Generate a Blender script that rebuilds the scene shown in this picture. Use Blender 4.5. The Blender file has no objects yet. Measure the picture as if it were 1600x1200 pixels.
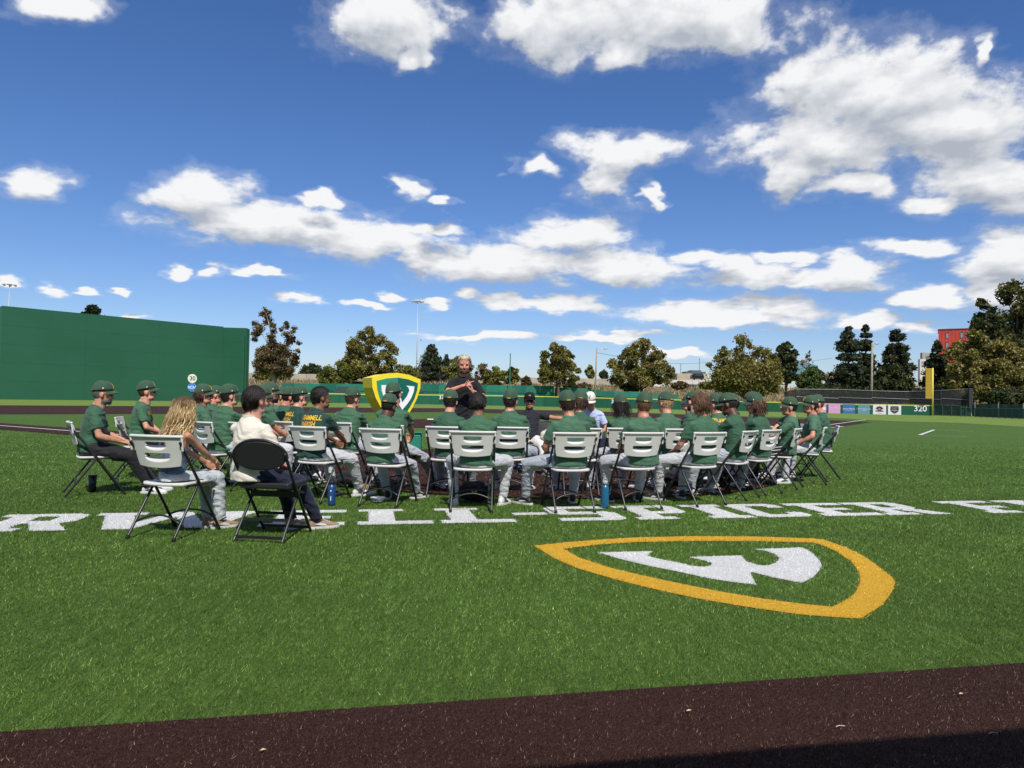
import bpy, bmesh, math, random
import numpy as np
from mathutils import Vector, Matrix
from mathutils.bvhtree import BVHTree
R = math.radians
random.seed(7); rng = np.random.default_rng(11)
scene = bpy.context.scene
COL = scene.collection

# ------------------------------------------------------------------ camera
EYE = 1.18; FPX = 1110.0
cam_d = bpy.data.cameras.new('camera'); cam = bpy.data.objects.new('camera', cam_d); COL.objects.link(cam)
cam_d.sensor_width = 36.0; cam_d.lens = 36.0*FPX/1600.0
cam_d.clip_start = 0.05; cam_d.clip_end = 9000
CM = Matrix.Rotation(math.pi/2+R(1.24), 3, 'X') @ Matrix.Rotation(R(0.97), 3, 'Z')
cam.matrix_world = Matrix.Translation((0, 0, EYE)) @ CM.to_4x4()
scene.camera = cam
scene.render.resolution_x = 1024; scene.render.resolution_y = 768

def ray(px, py):
    return CM @ Vector(((px-800)/FPX, -(py-600)/FPX, -1.0))
def G(px, py):                       # where a line of sight meets the field
    d = ray(px, py); t = -EYE/d.z
    return Vector((d.x*t, d.y*t, 0))
def P(px, py, Y):                    # point at distance Y
    d = ray(px, py); t = Y/d.y
    return Vector((d.x*t, Y, EYE+d.z*t))
def XY(px, Y):
    return P(px, 624+(px-800)*0.017, Y).x

# ------------------------------------------------------------------ light
SUN_EL, SUN_AZ = 50.0, 13.0          # azimuth from straight behind the camera, towards the right
sd = bpy.data.lights.new('sun', 'SUN'); sun = bpy.data.objects.new('sun', sd); COL.objects.link(sun)
sd.energy = 4.9; sd.angle = R(0.53); sd.color = (1.0, 0.955, 0.89)
sv = Vector((math.sin(R(SUN_AZ))*math.cos(R(SUN_EL)), -math.cos(R(SUN_AZ))*math.cos(R(SUN_EL)), math.sin(R(SUN_EL))))
sun.rotation_euler = sv.to_track_quat('Z', 'Y').to_euler()

scene.view_settings.view_transform = 'Standard'
scene.view_settings.look = 'None'
scene.view_settings.gamma = 1.0
scene.view_settings.use_curve_mapping = False
scene.view_settings.exposure = 0.0

# ------------------------------------------------------------------ node helpers
class NT:
    def __init__(s, tree):
        s.t = tree; s.n = tree.nodes; s.l = tree.links
    def new(s, typ, **kw):
        n = s.n.new(typ)
        for k, v in kw.items(): setattr(n, k, v)
        return n
    def inp(s, n, key, v):
        sock = n.inputs[key]
        if isinstance(v, bpy.types.NodeSocket): s.l.new(v, sock)
        elif v is not None: sock.default_value = v
    def math(s, op, a, b=None, c=None, clamp=False):
        n = s.new('ShaderNodeMath', operation=op, use_clamp=clamp)
        s.inp(n, 0, a); s.inp(n, 1, b)
        if c is not None: s.inp(n, 2, c)
        return n.outputs[0]
    def vm(s, op, a, b=None, c=None, out=0):
        n = s.new('ShaderNodeVectorMath', operation=op)
        s.inp(n, 0, a)
        if b is not None: s.inp(n, 1, b)
        if c is not None: s.inp(n, 2, c)
        return n.outputs[out]
    def mix(s, f, a, b, blend='MIX'):
        n = s.new('ShaderNodeMix', data_type='RGBA', blend_type=blend)
        s.inp(n, 0, f)
        for k, v in ((6, a), (7, b)):
            if not isinstance(v, bpy.types.NodeSocket) and len(v) == 3: v = (*v, 1)
            s.inp(n, k, v)
        return n.outputs[2]
    def noise(s, vec, scale, detail=4, rough=.55, dist=0, out=0):
        n = s.new('ShaderNodeTexNoise'); s.inp(n, 'Vector', vec)
        n.inputs['Scale'].default_value = scale; n.inputs['Detail'].default_value = detail
        n.inputs['Roughness'].default_value = rough; n.inputs['Distortion'].default_value = dist
        return n.outputs[out]
    def ramp(s, f, lo, hi, a=0.0, b=1.0, smooth=True):
        n = s.new('ShaderNodeMapRange', interpolation_type='SMOOTHSTEP' if smooth else 'LINEAR')
        s.inp(n, 0, f); s.inp(n, 1, lo); s.inp(n, 2, hi); s.inp(n, 3, a); s.inp(n, 4, b)
        return n.outputs[0]

# ------------------------------------------------------------------ world: sky with clouds
world = bpy.data.worlds.new('World'); scene.world = world; world.use_nodes = True
W = NT(world.node_tree); W.n.clear()
sky = W.new('ShaderNodeTexSky', sky_type='NISHITA'); sky.sun_disc = False
sky.sun_elevation = R(SUN_EL); sky.sun_rotation = R(180-SUN_AZ)
sky.altitude = 200; sky.air_density = 1.0; sky.dust_density = 0.5; sky.ozone_density = 3.0
BLOBS = [  # picture-free description of the cumulus field: centre direction and angular half sizes
 (95,12,74,20),(600,35,112,52),(645,88,30,22),(880,35,120,62),(1050,25,185,62),(960,85,60,28),(1170,55,55,40),
 (1395,150,195,95),(1275,228,140,55),(1240,130,48,44),(1330,292,85,20),(1500,195,130,70),(1230,270,45,36),(1540,75,18,30),
 (962,234,92,29),(945,280,48,38),(1012,300,18,22),(838,262,28,15),(1545,285,120,42),(1455,322,55,16),
 (50,288,64,28),(310,305,78,42),(420,350,180,34),(560,375,130,28),(680,360,60,14),(505,312,36,11),
 (640,295,30,17),(683,316,19,8),(900,372,100,32),(780,412,140,34),(960,420,105,28),(650,395,38,17),
 (1100,402,66,15),(1215,398,46,12),(1220,434,160,24),(1330,415,66,20),(1420,384,64,14),(1565,400,66,46),
 (1560,455,60,30),(280,425,24,11),(330,422,22,12),(1450,462,60,19),(1130,492,160,18),(1215,478,80,16),(850,475,95,14),
 (1350,502,55,15),(463,469,36,9),(610,463,26,8),(680,471,22,8),(735,462,26,8),(95,453,24,7),(155,455,20,5),(205,455,14,5),
 (735,524,90,7),(960,524,90,9),(190,492,36,7),(400,427,60,7),(570,480,38,6),(20,443,24,8),(1050,556,60,7),(1440,512,50,10)]
grp = bpy.data.node_groups.new('cloud_field', 'ShaderNodeTree')
grp.interface.new_socket('UV', in_out='INPUT', socket_type='NodeSocketVector')
grp.interface.new_socket('Distance', in_out='OUTPUT', socket_type='NodeSocketFloat')
g = NT(grp); gi = g.new('NodeGroupInput'); go = g.new('NodeGroupOutput')
cur = None
for (bx, by, ba, bb) in BLOBS:
    d = ray(bx, by); u, v = d.x/d.y, d.z/d.y
    k = 1.0/(d.y)
    su, sv_ = FPX/(ba*1.12)/1.0, FPX/(bb*1.15)/1.0
    q = g.vm('MULTIPLY_ADD', gi.outputs[0], (su, sv_, 0), (-u*su, -v*sv_, 0))
    ln = g.vm('LENGTH', q, out=1)
    cur = ln if cur is None else g.math('SMOOTH_MIN', cur, ln, 0.25)
g.l.new(cur, go.inputs[0])
tc = W.new('ShaderNodeTexCoord'); dirv = tc.outputs['Generated']
sep = W.new('ShaderNodeSeparateXYZ'); W.l.new(dirv, sep.inputs[0])
dx, dy, dz = sep.outputs
yc = W.math('MAXIMUM', dy, 0.08)
u = W.math('DIVIDE', dx, yc); v = W.math('DIVIDE', dz, yc)
cmb = W.new('ShaderNodeCombineXYZ'); W.l.new(u, cmb.inputs[0]); W.l.new(v, cmb.inputs[1])
# noise domain: clouds get flatter and finer towards the horizon
zc = W.math('ADD', W.math('MAXIMUM', dz, 0.0), 0.15)
hor = W.math('SQRT', W.math('ADD', W.math('MULTIPLY', dx, dx), W.math('MULTIPLY', dy, dy)))
azi = W.math('ARCTAN2', dx, dy)
lg = W.math('LOGARITHM', W.math('DIVIDE', hor, zc), 2.718)
sc = W.math('DIVIDE', 1.0, W.math('ADD', zc, 0.22))
nv = W.new('ShaderNodeCombineXYZ')
W.l.new(W.math('MULTIPLY', azi, 3.6), nv.inputs[0]); W.l.new(W.math('MULTIPLY', lg, -2.6), nv.inputs[1])
nvec = nv.outputs[0]
def cloud_density(shift, det):
    vec = W.vm('ADD', nvec, (shift*0.3, shift*2.0, 0)) if shift else nvec
    uv = W.vm('ADD', cmb.outputs[0], (0, shift*0.62, 0)) if shift else cmb.outputs[0]
    n1 = W.noise(vec, 3.7, det, .62, .15)
    warp = W.vm('MULTIPLY', W.vm('SUBTRACT', W.noise(vec, 3.4, 3, .6, 0, 1), (.5, .5, .5)), (0.12, 0.05, 0))
    gn = W.new('ShaderNodeGroup'); gn.node_tree = grp
    W.l.new(W.vm('ADD', uv, warp), gn.inputs[0])
    m = W.math('MAXIMUM', W.math('SUBTRACT', 1.0, gn.outputs[0]), -1.2)
    return W.math('ADD', W.math('MULTIPLY', W.math('ADD', m, 0.02), 1.45), W.math('MULTIPLY', W.math('SUBTRACT', n1, 0.5), 2.3))
SKYS = 0.1
hs = W.new('ShaderNodeHueSaturation'); hs.inputs['Saturation'].default_value = 1.18; hs.inputs['Value'].default_value = 1.0
W.l.new(sky.outputs[0], hs.inputs['Color'])
skycol = W.mix(1.0, hs.outputs[0], (0.95, 0.98, 1.20), 'MULTIPLY')
def bgd(col):
    b = W.new('ShaderNodeBackground'); b.inputs['Strength'].default_value = SKYS; W.inp(b, 'Color', col if isinstance(col, bpy.types.NodeSocket) else (*col, 1)); return b.outputs[0]
def mixs(f, a, b):
    n = W.new('ShaderNodeMixShader'); W.inp(n, 0, f); W.l.new(a, n.inputs[1]); W.l.new(b, n.inputs[2]); return n.outputs[0]
# clouds in the part of the sky in view
d0 = cloud_density(0, 8); d0s = cloud_density(0, 3); d1 = cloud_density(0.05, 3)
alpha = W.ramp(d0, -0.05, 0.62)
alpha = W.math('MAXIMUM', alpha, W.math('MULTIPLY', W.ramp(d0, -0.4, 0.15), 0.15))
alpha = W.math('MULTIPLY', alpha, W.ramp(dz, -0.01, 0.03))
lit = W.math('ADD', 0.57, W.math('MULTIPLY', W.math('SUBTRACT', d0s, d1), 0.80))
lit = W.math('ADD', lit, W.math('MULTIPLY', W.math('SUBTRACT', d0, d0s), 0.75))
lit = W.math('SUBTRACT', lit, W.math('MULTIPLY', W.ramp(d0s, 0.3, 1.9), 0.22), clamp=True)
ccol = W.mix(lit, (4.4, 4.8, 5.5), (9.2, 9.25, 9.4))
skyA = mixs(alpha, bgd(skycol), bgd(ccol))
# the same kind of scattered cumulus over the rest of the sky
nb = W.noise(nvec, 2.0, 5, .6, .2)
al2 = W.math('MULTIPLY', W.ramp(nb, 0.50, 0.60), W.ramp(dz, -0.01, 0.03))
skyB = bgd(W.mix(al2, skycol, (7.2, 7.5, 7.9)))
infr = W.math('MULTIPLY', W.ramp(dy, 0.45, 0.6), W.ramp(v, 0.72, 0.60))
infr = W.math('MULTIPLY', infr, W.ramp(W.math('ABSOLUTE', u), 0.9, 0.78))
infr = W.math('MULTIPLY', infr, W.math('GREATER_THAN', dz, -0.01))
wo = W.new('ShaderNodeOutputWorld'); W.l.new(mixs(infr, skyB, skyA), wo.inputs[0])
world.cycles.sampling_method = 'MANUAL'; world.cycles.sample_map_resolution = 256

# ------------------------------------------------------------------ materials
MATS = {}
def mat(name, col, rough=.6, spec=.3, metal=0, var=0.0, vscale=8, bump=0, bscale=40, bdist=.002, attr=False, coord='Object', col2=None, sheen=0, trans=0):
    if name in MATS: return MATS[name]
    m = bpy.data.materials.new(name); m.use_nodes = True
    T = NT(m.node_tree); b = T.n['Principled BSDF']
    b.inputs['Roughness'].default_value = rough; b.inputs['Metallic'].default_value = metal
    b.inputs['Specular IOR Level'].default_value = spec
    if sheen: b.inputs['Sheen Weight'].default_value = sheen
    if trans: b.inputs['Transmission Weight'].default_value = trans
    tcn = T.new('ShaderNodeTexCoord'); vec = tcn.outputs[coord]
    c = (*col, 1)
    if attr:
        a = T.new('ShaderNodeAttribute', attribute_name='Col'); cs = T.mix(1.0, a.outputs[0], c, 'MULTIPLY')
    else: cs = c
    if var or col2:
        n = T.noise(vec, vscale, 5, .6)
        lo = tuple(x*(1-var) for x in col); hi = col2 if col2 else tuple(min(1, x*(1+var)) for x in col)
        f = T.ramp(n, .32, .68)
        if attr:
            cs = T.mix(1.0, T.mix(f, (1-var,)*3, (1+var,)*3), cs, 'MULTIPLY')
        else: cs = T.mix(f, lo, hi)
    T.inp(b, 'Base Color', cs)
    if bump:
        bn = T.new('ShaderNodeBump'); bn.inputs['Strength'].default_value = bump; bn.inputs['Distance'].default_value = bdist
        T.l.new(T.noise(vec, bscale, 4, .6), bn.inputs['Height']); T.l.new(bn.outputs[0], b.inputs['Normal'])
    MATS[name] = m
    return m

def raw_mesh(name, verts, faces, smooth=False):
    me = bpy.data.meshes.new(name)
    me.from_pydata([tuple(v) for v in verts] if not isinstance(verts, np.ndarray) else verts.tolist(), [], faces)
    if smooth: me.polygons.foreach_set('use_smooth', [True]*len(me.polygons))
    me.update()
    return me
def link(name, me, m=None, parent=None, loc=None):
    o = bpy.data.objects.new(name, me); COL.objects.link(o)
    if m is not None and me is not None and not me.materials: me.materials.append(m)
    if parent is not None: o.parent = parent
    if loc is not None: o.location = loc
    return o
def tag(o, label=None, cat=None, group=None, kind=None):
    if label: o['label'] = label
    if cat: o['category'] = cat
    if group: o['group'] = group
    if kind: o['kind'] = kind
    return o
def thing(name, label, cat, loc=(0, 0, 0), rotz=0, group=None):
    o = bpy.data.objects.new(name, None); COL.objects.link(o)
    o.location = loc; o.rotation_euler = (0, 0, rotz); o.empty_display_size = .2
    return tag(o, label, cat, group)

class MB:                             # collects simple shapes into one mesh
    def __init__(s): s.v = []; s.f = []
    def add(s, vs, fs):
        k = len(s.v); s.v += [Vector(x) for x in vs]; s.f += [tuple(i+k for i in f) for f in fs]; return s
    def box(s, c, size, rz=0, rx=0, ry=0):
        M = Matrix.Translation(c) @ Matrix.Rotation(rz, 4, 'Z') @ Matrix.Rotation(ry, 4, 'Y') @ Matrix.Rotation(rx, 4, 'X')
        x, y, z = (k/2 for k in size)
        vs = [M @ Vector(p) for p in ((-x,-y,-z),(x,-y,-z),(x,y,-z),(-x,y,-z),(-x,-y,z),(x,-y,z),(x,y,z),(-x,y,z))]
        return s.add(vs, [(0,3,2,1),(4,5,6,7),(0,1,5,4),(1,2,6,5),(2,3,7,6),(3,0,4,7)])
    def beam(s, a, b, w, h, up=(0,0,1)):
        a, b = Vector(a), Vector(b); d = (b-a).normalized(); r = d.cross(Vector(up))
        if r.length < 1e-4: r = d.cross(Vector((1,0,0)))
        r.normalize(); t = r.cross(d).normalized(); r = r*w/2; t = t*h/2
        vs = [a-r-t, a+r-t, a+r+t, a-r+t, b-r-t, b+r-t, b+r+t, b-r+t]
        return s.add(vs, [(0,1,2,3),(7,6,5,4),(0,4,5,1),(1,5,6,2),(2,6,7,3),(3,7,4,0)])
    def tube(s, pts, rad, n=8, side=None, caps=True, rnd=False):
        pts = [Vector(p) for p in pts]; m = len(pts)
        if not isinstance(rad, (list, tuple)): rad = [rad]*m
        rad = [(q, q) if not isinstance(q, (list, tuple)) else q for q in rad]
        tan = [(pts[min(i+1, m-1)]-pts[max(i-1, 0)]).normalized() for i in range(m)]
        if side is None:
            r = tan[0].cross(Vector((0,0,1)))
            if r.length < .1: r = tan[0].cross(Vector((0,1,0)))
            if r.length < .1: r = tan[0].cross(Vector((1,0,0)))
        else: r = Vector(side)
        if rnd:
            P2 = []; R2 = []; T2 = []
            a0, b0 = rad[0]; e0 = min(a0, b0)
            for k, q in ((.95, .35), (.72, .7), (.35, .94)):
                P2.append(pts[0]-tan[0]*e0*k); R2.append((a0*q, b0*q)); T2.append(tan[0])
            P2 += pts; R2 += rad; T2 += tan
            a1, b1 = rad[-1]; e1 = min(a1, b1)
            for k, q in ((.35, .94), (.72, .7), (.95, .35)):
                P2.append(pts[-1]+tan[-1]*e1*k); R2.append((a1*q, b1*q)); T2.append(tan[-1])
            pts, rad, tan = P2, R2, T2; m = len(pts)
        vs = []
        for p, (a, b), t in zip(pts, rad, tan):
            r = (r - t*r.dot(t)).normalized(); q = t.cross(r)
            for k in range(n):
                an = 2*math.pi*k/n
                vs.append(p + r*a*math.cos(an) + q*b*math.sin(an))
        fs = [(i*n+k, i*n+(k+1) % n, (i+1)*n+(k+1) % n, (i+1)*n+k) for i in range(m-1) for k in range(n)]
        if caps: fs += [tuple(range(n))[::-1], tuple((m-1)*n+k for k in range(n))]
        return s.add(vs, fs)
    def ell(s, c, r, n=14, m=9, rot=None):
        c = Vector(c); vs = []; M = rot if rot is not None else Matrix.Identity(3)
        for i in range(1, m):
            ph = math.pi*i/m
            for k in range(n):
                th = 2*math.pi*k/n
                vs.append(c + M @ Vector((r[0]*math.sin(ph)*math.cos(th), r[1]*math.sin(ph)*math.sin(th), r[2]*math.cos(ph))))
        vs += [c + M @ Vector((0, 0, r[2])), c + M @ Vector((0, 0, -r[2]))]
        fs = [(i*n+k, (i+1)*n+k, (i+1)*n+(k+1) % n, i*n+(k+1) % n) for i in range(m-2) for k in range(n)]
        T = (m-1)*n
        fs += [(T, k, (k+1) % n) for k in range(n)] + [(T+1, (m-2)*n+(k+1) % n, (m-2)*n+k) for k in range(n)]
        return s.add(vs, fs)
    def prism(s, poly, z0, z1):       # outline in XY
        n = len(poly)
        vs = [Vector((p[0], p[1], z0)) for p in poly] + [Vector((p[0], p[1], z1)) for p in poly]
        ar = sum(poly[i][0]*poly[(i+1) % n][1]-poly[(i+1) % n][0]*poly[i][1] for i in range(n))
        fs = [tuple(range(n))[::-1], tuple(range(n, 2*n))] + [(i, (i+1) % n, n+(i+1) % n, n+i) for i in range(n)]
        if ar < 0: fs = [f[::-1] for f in fs]
        return s.add(vs, fs)
    def xform(s, M): s.v = [M @ v for v in s.v]; return s
    def mesh(s, name, smooth=False): return raw_mesh(name, s.v, s.f, smooth)
    def obj(s, name, m, parent=None, smooth=False, bevel=0, loc=None):
        o = link(name, s.mesh(name, smooth), m, parent, loc)
        if bevel:
            b = o.modifiers.new('bevel', 'BEVEL'); b.width = bevel; b.segments = 2; b.limit_method = 'ANGLE'
        return o

def evaluate(me, mods):               # run modifiers on a mesh and return the result
    o = bpy.data.objects.new('tmp', me); COL.objects.link(o)
    for typ, kw in mods:
        md = o.modifiers.new(typ, typ)
        for k, v in kw.items(): setattr(md, k, v)
    dg = bpy.context.evaluated_depsgraph_get(); dg.update()
    r = bpy.data.meshes.new_from_object(o.evaluated_get(dg), depsgraph=dg)
    bpy.data.objects.remove(o); return r
def remesh(mb, vox, smooth=4, name='m'):
    me = mb.mesh(name)
    r = evaluate(me, [('REMESH', dict(mode='VOXEL', voxel_size=vox)), ('SMOOTH', dict(factor=.5, iterations=smooth))])
    r.name = name
    r.polygons.foreach_set('use_smooth', [True]*len(r.polygons))
    return r
def get_co(me):
    a = np.empty(len(me.vertices)*3, dtype=np.float32); me.vertices.foreach_get('co', a); return a.reshape(-1, 3)
def get_no(me):
    a = np.empty(len(me.vertices)*3, dtype=np.float32); me.vertices.foreach_get('normal', a); return a.reshape(-1, 3)
def set_co(me, a): me.vertices.foreach_set('co', np.asarray(a, dtype=np.float32).ravel()); me.update()

def vnoise(p, seed=0):                # smooth 3-D value noise, 0..1
    p = np.asarray(p, dtype=np.float64); i = np.floor(p).astype(np.int64); fr = p-i; fr = fr*fr*(3-2*fr)
    def hsh(a):
        h = (a[:, 0]*374761393 + a[:, 1]*668265263 + a[:, 2]*2147483647 + seed*974634777) & 0xffffffff
        h = ((h ^ (h >> 13))*1274126177) & 0xffffffff
        return ((h ^ (h >> 16)) & 0xffffff)/float(0xffffff)
    o = 0
    for dx_ in (0, 1):
        for dy_ in (0, 1):
            for dz_ in (0, 1):
                w = (fr[:, 0] if dx_ else 1-fr[:, 0])*(fr[:, 1] if dy_ else 1-fr[:, 1])*(fr[:, 2] if dz_ else 1-fr[:, 2])
                o = o + w*hsh(i+np.array([dx_, dy_, dz_]))
    return o
def in_poly(x, y, poly):
    c = np.zeros(len(x), bool); n = len(poly)
    for i in range(n):
        x0, y0 = poly[i][0], poly[i][1]; x1, y1 = poly[(i+1) % n][0], poly[(i+1) % n][1]
        if y0 == y1: continue
        k = ((y0 > y) != (y1 > y)) & (x < (x1-x0)*(y-y0)/(y1-y0)+x0)
        c ^= k
    return c
# ------------------------------------------------------------------ the field
FA = R(11.6); FU = Vector((math.cos(FA), math.sin(FA), 0)); FV = Vector((-FU.y, FU.x, 0))
def F(u, v, z=0): p = FU*u+FV*v; return Vector((p.x, p.y, z))

def turf_mat(name, base, dark, light, fleck, fscale=260, tip=.5, streaks=0):
    m = bpy.data.materials.new(name); m.use_nodes = True
    T = NT(m.node_tree); b = T.n['Principled BSDF']; b.inputs['Roughness'].default_value = .8; b.inputs['Specular IOR Level'].default_value = .12
    vec = T.new('ShaderNodeTexCoord').outputs['Object']
    big = T.ramp(T.noise(vec, .45, 3, .5), .3, .7)
    mp = T.new('ShaderNodeMapping'); mp.inputs['Rotation'].default_value = (0, 0, -FA); mp.inputs['Scale'].default_value = (.25, 1.6, 1); T.l.new(vec, mp.inputs[0])
    streak = T.ramp(T.noise(mp.outputs[0], 1.3, 4, .6), .3, .7)
    fine = T.ramp(T.noise(vec, 90, 3, .7), .3, .7)
    mid = T.ramp(T.noise(vec, 14, 4, .7), .3, .72)
    c = T.mix(fine, dark, light)
    c = T.mix(T.math('MULTIPLY', mid, .5), c, base)
    c = T.mix(T.math('MULTIPLY', T.math('ADD', big, streak), .5), T.mix(.22, c, dark), T.mix(.20, c, light))
    vo = T.new('ShaderNodeTexVoronoi'); vo.inputs['Scale'].default_value = fscale; T.l.new(vec, vo.inputs['Vector'])
    fl = T.math('LESS_THAN', vo.outputs['Distance'], .16)
    rnd = T.new('ShaderNodeSeparateColor'); T.l.new(vo.outputs['Color'], rnd.inputs[0])
    fl = T.math('MULTIPLY', fl, T.math('GREATER_THAN', rnd.outputs[0], .72))
    c = T.mix(T.math('MULTIPLY', fl, tip), c, fleck)  # pale flecks paint the sparkle of lit fibre tips into the colour
    m2 = T.new('ShaderNodeMapping'); m2.inputs['Scale'].default_value = (14, 1.6, 1); T.l.new(vec, m2.inputs[0])
    c = T.mix(T.math('MULTIPLY', T.ramp(T.noise(m2.outputs[0], 1.6, 4, .75), .50, .74), .5*streaks), c, tuple(min(1, x*1.9+.01) for x in light))
    c = T.mix(T.math('MULTIPLY', T.ramp(T.noise(m2.outputs[0], 2.3, 3, .7), .56, .40), .45*streaks), c, dark)
    T.inp(b, 'Base Color', c)
    bn = T.new('ShaderNodeBump'); bn.inputs['Strength'].default_value = .9; bn.inputs['Distance'].default_value = .012
    T.l.new(T.math('ADD', T.noise(vec, 120, 3, .7), T.math('MULTIPLY', T.noise(vec, 22, 3, .6), .9)), bn.inputs['Height']); T.l.new(bn.outputs[0], b.inputs['Normal'])
    return m
GREEN = turf_mat('turf_green', (.066, .128, .021), (.030, .070, .009), (.10, .175, .034), (.50, .62, .36), streaks=1)
GREEN_FAR = turf_mat('turf_green_outfield', (.13, .20, .035), (.085, .15, .025), (.20, .26, .06), (.4, .45, .2), streaks=.5)
BROWN = turf_mat('turf_brown', (.037, .016, .012), (.017, .0075, .0055), (.063, .028, .021), (.60, .42, .34), tip=.7)
WHITE_T = turf_mat('turf_white', (.62, .63, .62), (.42, .44, .42), (.78, .78, .77), (.9, .9, .9), tip=.2)
YELLOW_T = turf_mat('turf_yellow', (.62, .36, .03), (.40, .21, .015), (.76, .47, .05), (.9, .6, .2), tip=.3)

def grid_sheet(name, x0, x1, y0, y1, n, m_, mt, zf):
    vs = [(x0+(x1-x0)*i/n, y0+(y1-y0)*j/m_, zf(x0+(x1-x0)*i/n, y0+(y1-y0)*j/m_)) for j in range(m_+1) for i in range(n+1)]
    fs = [(j*(n+1)+i, j*(n+1)+i+1, (j+1)*(n+1)+i+1, (j+1)*(n+1)+i) for j in range(m_) for i in range(n)]
    return link(name, raw_mesh(name, vs, fs, True), mt)
# land beyond the ball park (dry grass plain), falls a little below the playing surface so nothing is flush
land_m = mat('dry_land', (.22, .19, .10), .95, .1, var=.35, vscale=.05)
o = grid_sheet('ground', -3500, 3500, -300, 6500, 24, 24, land_m, lambda x, y: -0.05); tag(o, kind='structure')

def sheet(name, poly, z, mt, kind='structure'):
    me = raw_mesh(name, [(p[0], p[1], z) for p in poly], [tuple(range(len(poly)))])
    if me.polygons[0].normal.z < 0: me.flip_normals()
    o = link(name, me, mt); tag(o, kind=kind); return o
# playing surface
sheet('infield_turf', [(-150, -12), (150, -12), (150, 70), (110, 150), (0, 190), (-110, 170), (-150, 100)], 0.0, GREEN)
# paler outfield strip under the fences (pixel rows measured along the far edge of the infield dirt)
of_near = [G(-260, 633), G(0, 633.5), G(300, 635), G(500, 636.5), G(700, 638), G(900, 642), G(1000, 645), G(1150, 650), G(1300, 653), G(1400, 658.5), G(1500, 661), G(1600, 667), G(1750, 676)]
of_far = [(170, 60), (110, 148), (0, 185), (-108, 168), (-148, 100)]
sheet('outfield_turf', [(p.x, p.y) for p in of_near]+of_far, 0.006, GREEN_FAR)
HOME = Vector((.37, 12.63, 0)); DL = Vector((-.843, .537, 0)); DR = Vector((.537, .843, 0))
# infield dirt band beyond the bases
band_near = [G(-260, 644), G(0, 647.5), G(200, 647.0), G(400, 646), G(560, 644.5), G(700, 643.8), G(900, 648.5), G(1000, 652.5), G(1130, 660), G(1220, 668), G(1286, 671)]
band_far = [G(1362, 659.6), G(1286, 656.2), G(1150, 651), G(1000, 645.2), G(900, 642), G(700, 638), G(500, 636.5), G(300, 635), G(0, 633.4), G(-260, 632.8)]
sheet('infield_dirt', [(p.x, p.y) for p in band_near+band_far], 0.010, BROWN)
def strip(name, a, b, w, z, mt, off=0):
    a, b = Vector(a), Vector(b); d = (b-a).normalized(); n = Vector((-d.y, d.x, 0))
    return sheet(name, [(q.x, q.y) for q in (a+n*(off-w/2), b+n*(off-w/2), b+n*(off+w/2), a+n*(off+w/2))], z, mt)
strip('base_path', HOME+DL*4, HOME+DL*46, 1.9, 0.014, BROWN)
strip('base_path', HOME+DR*4, HOME+DR*29, 1.9, 0.014, BROWN)
def disc(c, r, n=64, a0=0, a1=360): return [(c.x+r*math.cos(R(a0+(a1-a0)*i/n)), c.y+r*math.sin(R(a0+(a1-a0)*i/n))) for i in range(n)]
sheet('home_plate_circle', disc(HOME, 4.15), 0.018, BROWN)
# chalk lines
strip('foul_line', HOME+DL*2.0, HOME+DL*90, .11, 0.022, WHITE_T)
strip('foul_line', HOME+DR*2.0, G(1353, 656.3), .13, 0.022, WHITE_T)
strip('running_lane_line', HOME+DR*14, G(1318, 666.8), .11, 0.0225, WHITE_T, 0)
for s in (-1, 1):                     # batter's boxes
    c = HOME+FV*0.0+FU*s*.92
    for u0, v0, u1, v1 in ((-.6,-.9,.6,-.9),(-.6,.9,.6,.9),(-.6,-.9,-.6,.9),(.6,-.9,.6,.9)):
        strip('batters_box_line', c+FU*u0+FV*v0, c+FU*u1+FV*v1, .09, 0.0224 if u0 != u1 else 0.0232, WHITE_T)
hp = [HOME+FU*x+FV*y for x, y in ((-.215,.21),(.215,.21),(.215,0),(0,-.215),(-.215,0))]
o = sheet('home_plate', [(p.x, p.y) for p in hp], 0.026, mat('plate_rubber', (.75,.75,.73), .5)); 
# pitcher's mound
mc = HOME+FV*18.3; vs = []; fs = []; N = 48
rr = [(0, .25), (.9, .25), (1.6, .19), (2.3, .08), (2.75, .014)]
vs.append((mc.x, mc.y, .25))
for r_, z_ in rr[1:]:
    for k in range(N): a = 2*math.pi*k/N; vs.append((mc.x+r_*math.cos(a), mc.y+r_*math.sin(a), z_))
fs += [(0, 1+k, 1+(k+1) % N) for k in range(N)]
for j in range(len(rr)-2): fs += [(1+j*N+k, 1+(j+1)*N+k, 1+(j+1)*N+(k+1) % N, 1+j*N+(k+1) % N) for k in range(N)]
tag(link('pitchers_mound', raw_mesh('pitchers_mound', vs, fs, True), BROWN), kind='structure')
tag(MB().box(mc+Vector((0, 0, .27)), (.61, .15, .04), FA).obj('pitchers_rubber', MATS['plate_rubber']), 'white pitching rubber on top of the brown mound', 'pitching rubber')
# coach's box lines on the turf
a, b = G(1437, 680.5), G(1459.5, 672.3)
strip('coach_box_line', a, b, .13, .0224, WHITE_T)
strip('coach_box_line', b, G(1521, 675.2), .05, .0232, WHITE_T)
strip('coach_box_line', a, G(1513, 683.2), .05, .0240, WHITE_T)

# warning track beside the dugout
tr0, tr1 = G(0, 1147), G(1600, 1038); td = (tr1-tr0).normalized(); tn = Vector((-td.y, td.x, 0))
TRACK = [tr0-td*30, tr1+td*30, tr1+td*30-tn*6, tr0-td*30-tn*6]
sheet('warning_track', [(p.x, p.y) for p in TRACK], 0.008, BROWN)

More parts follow.
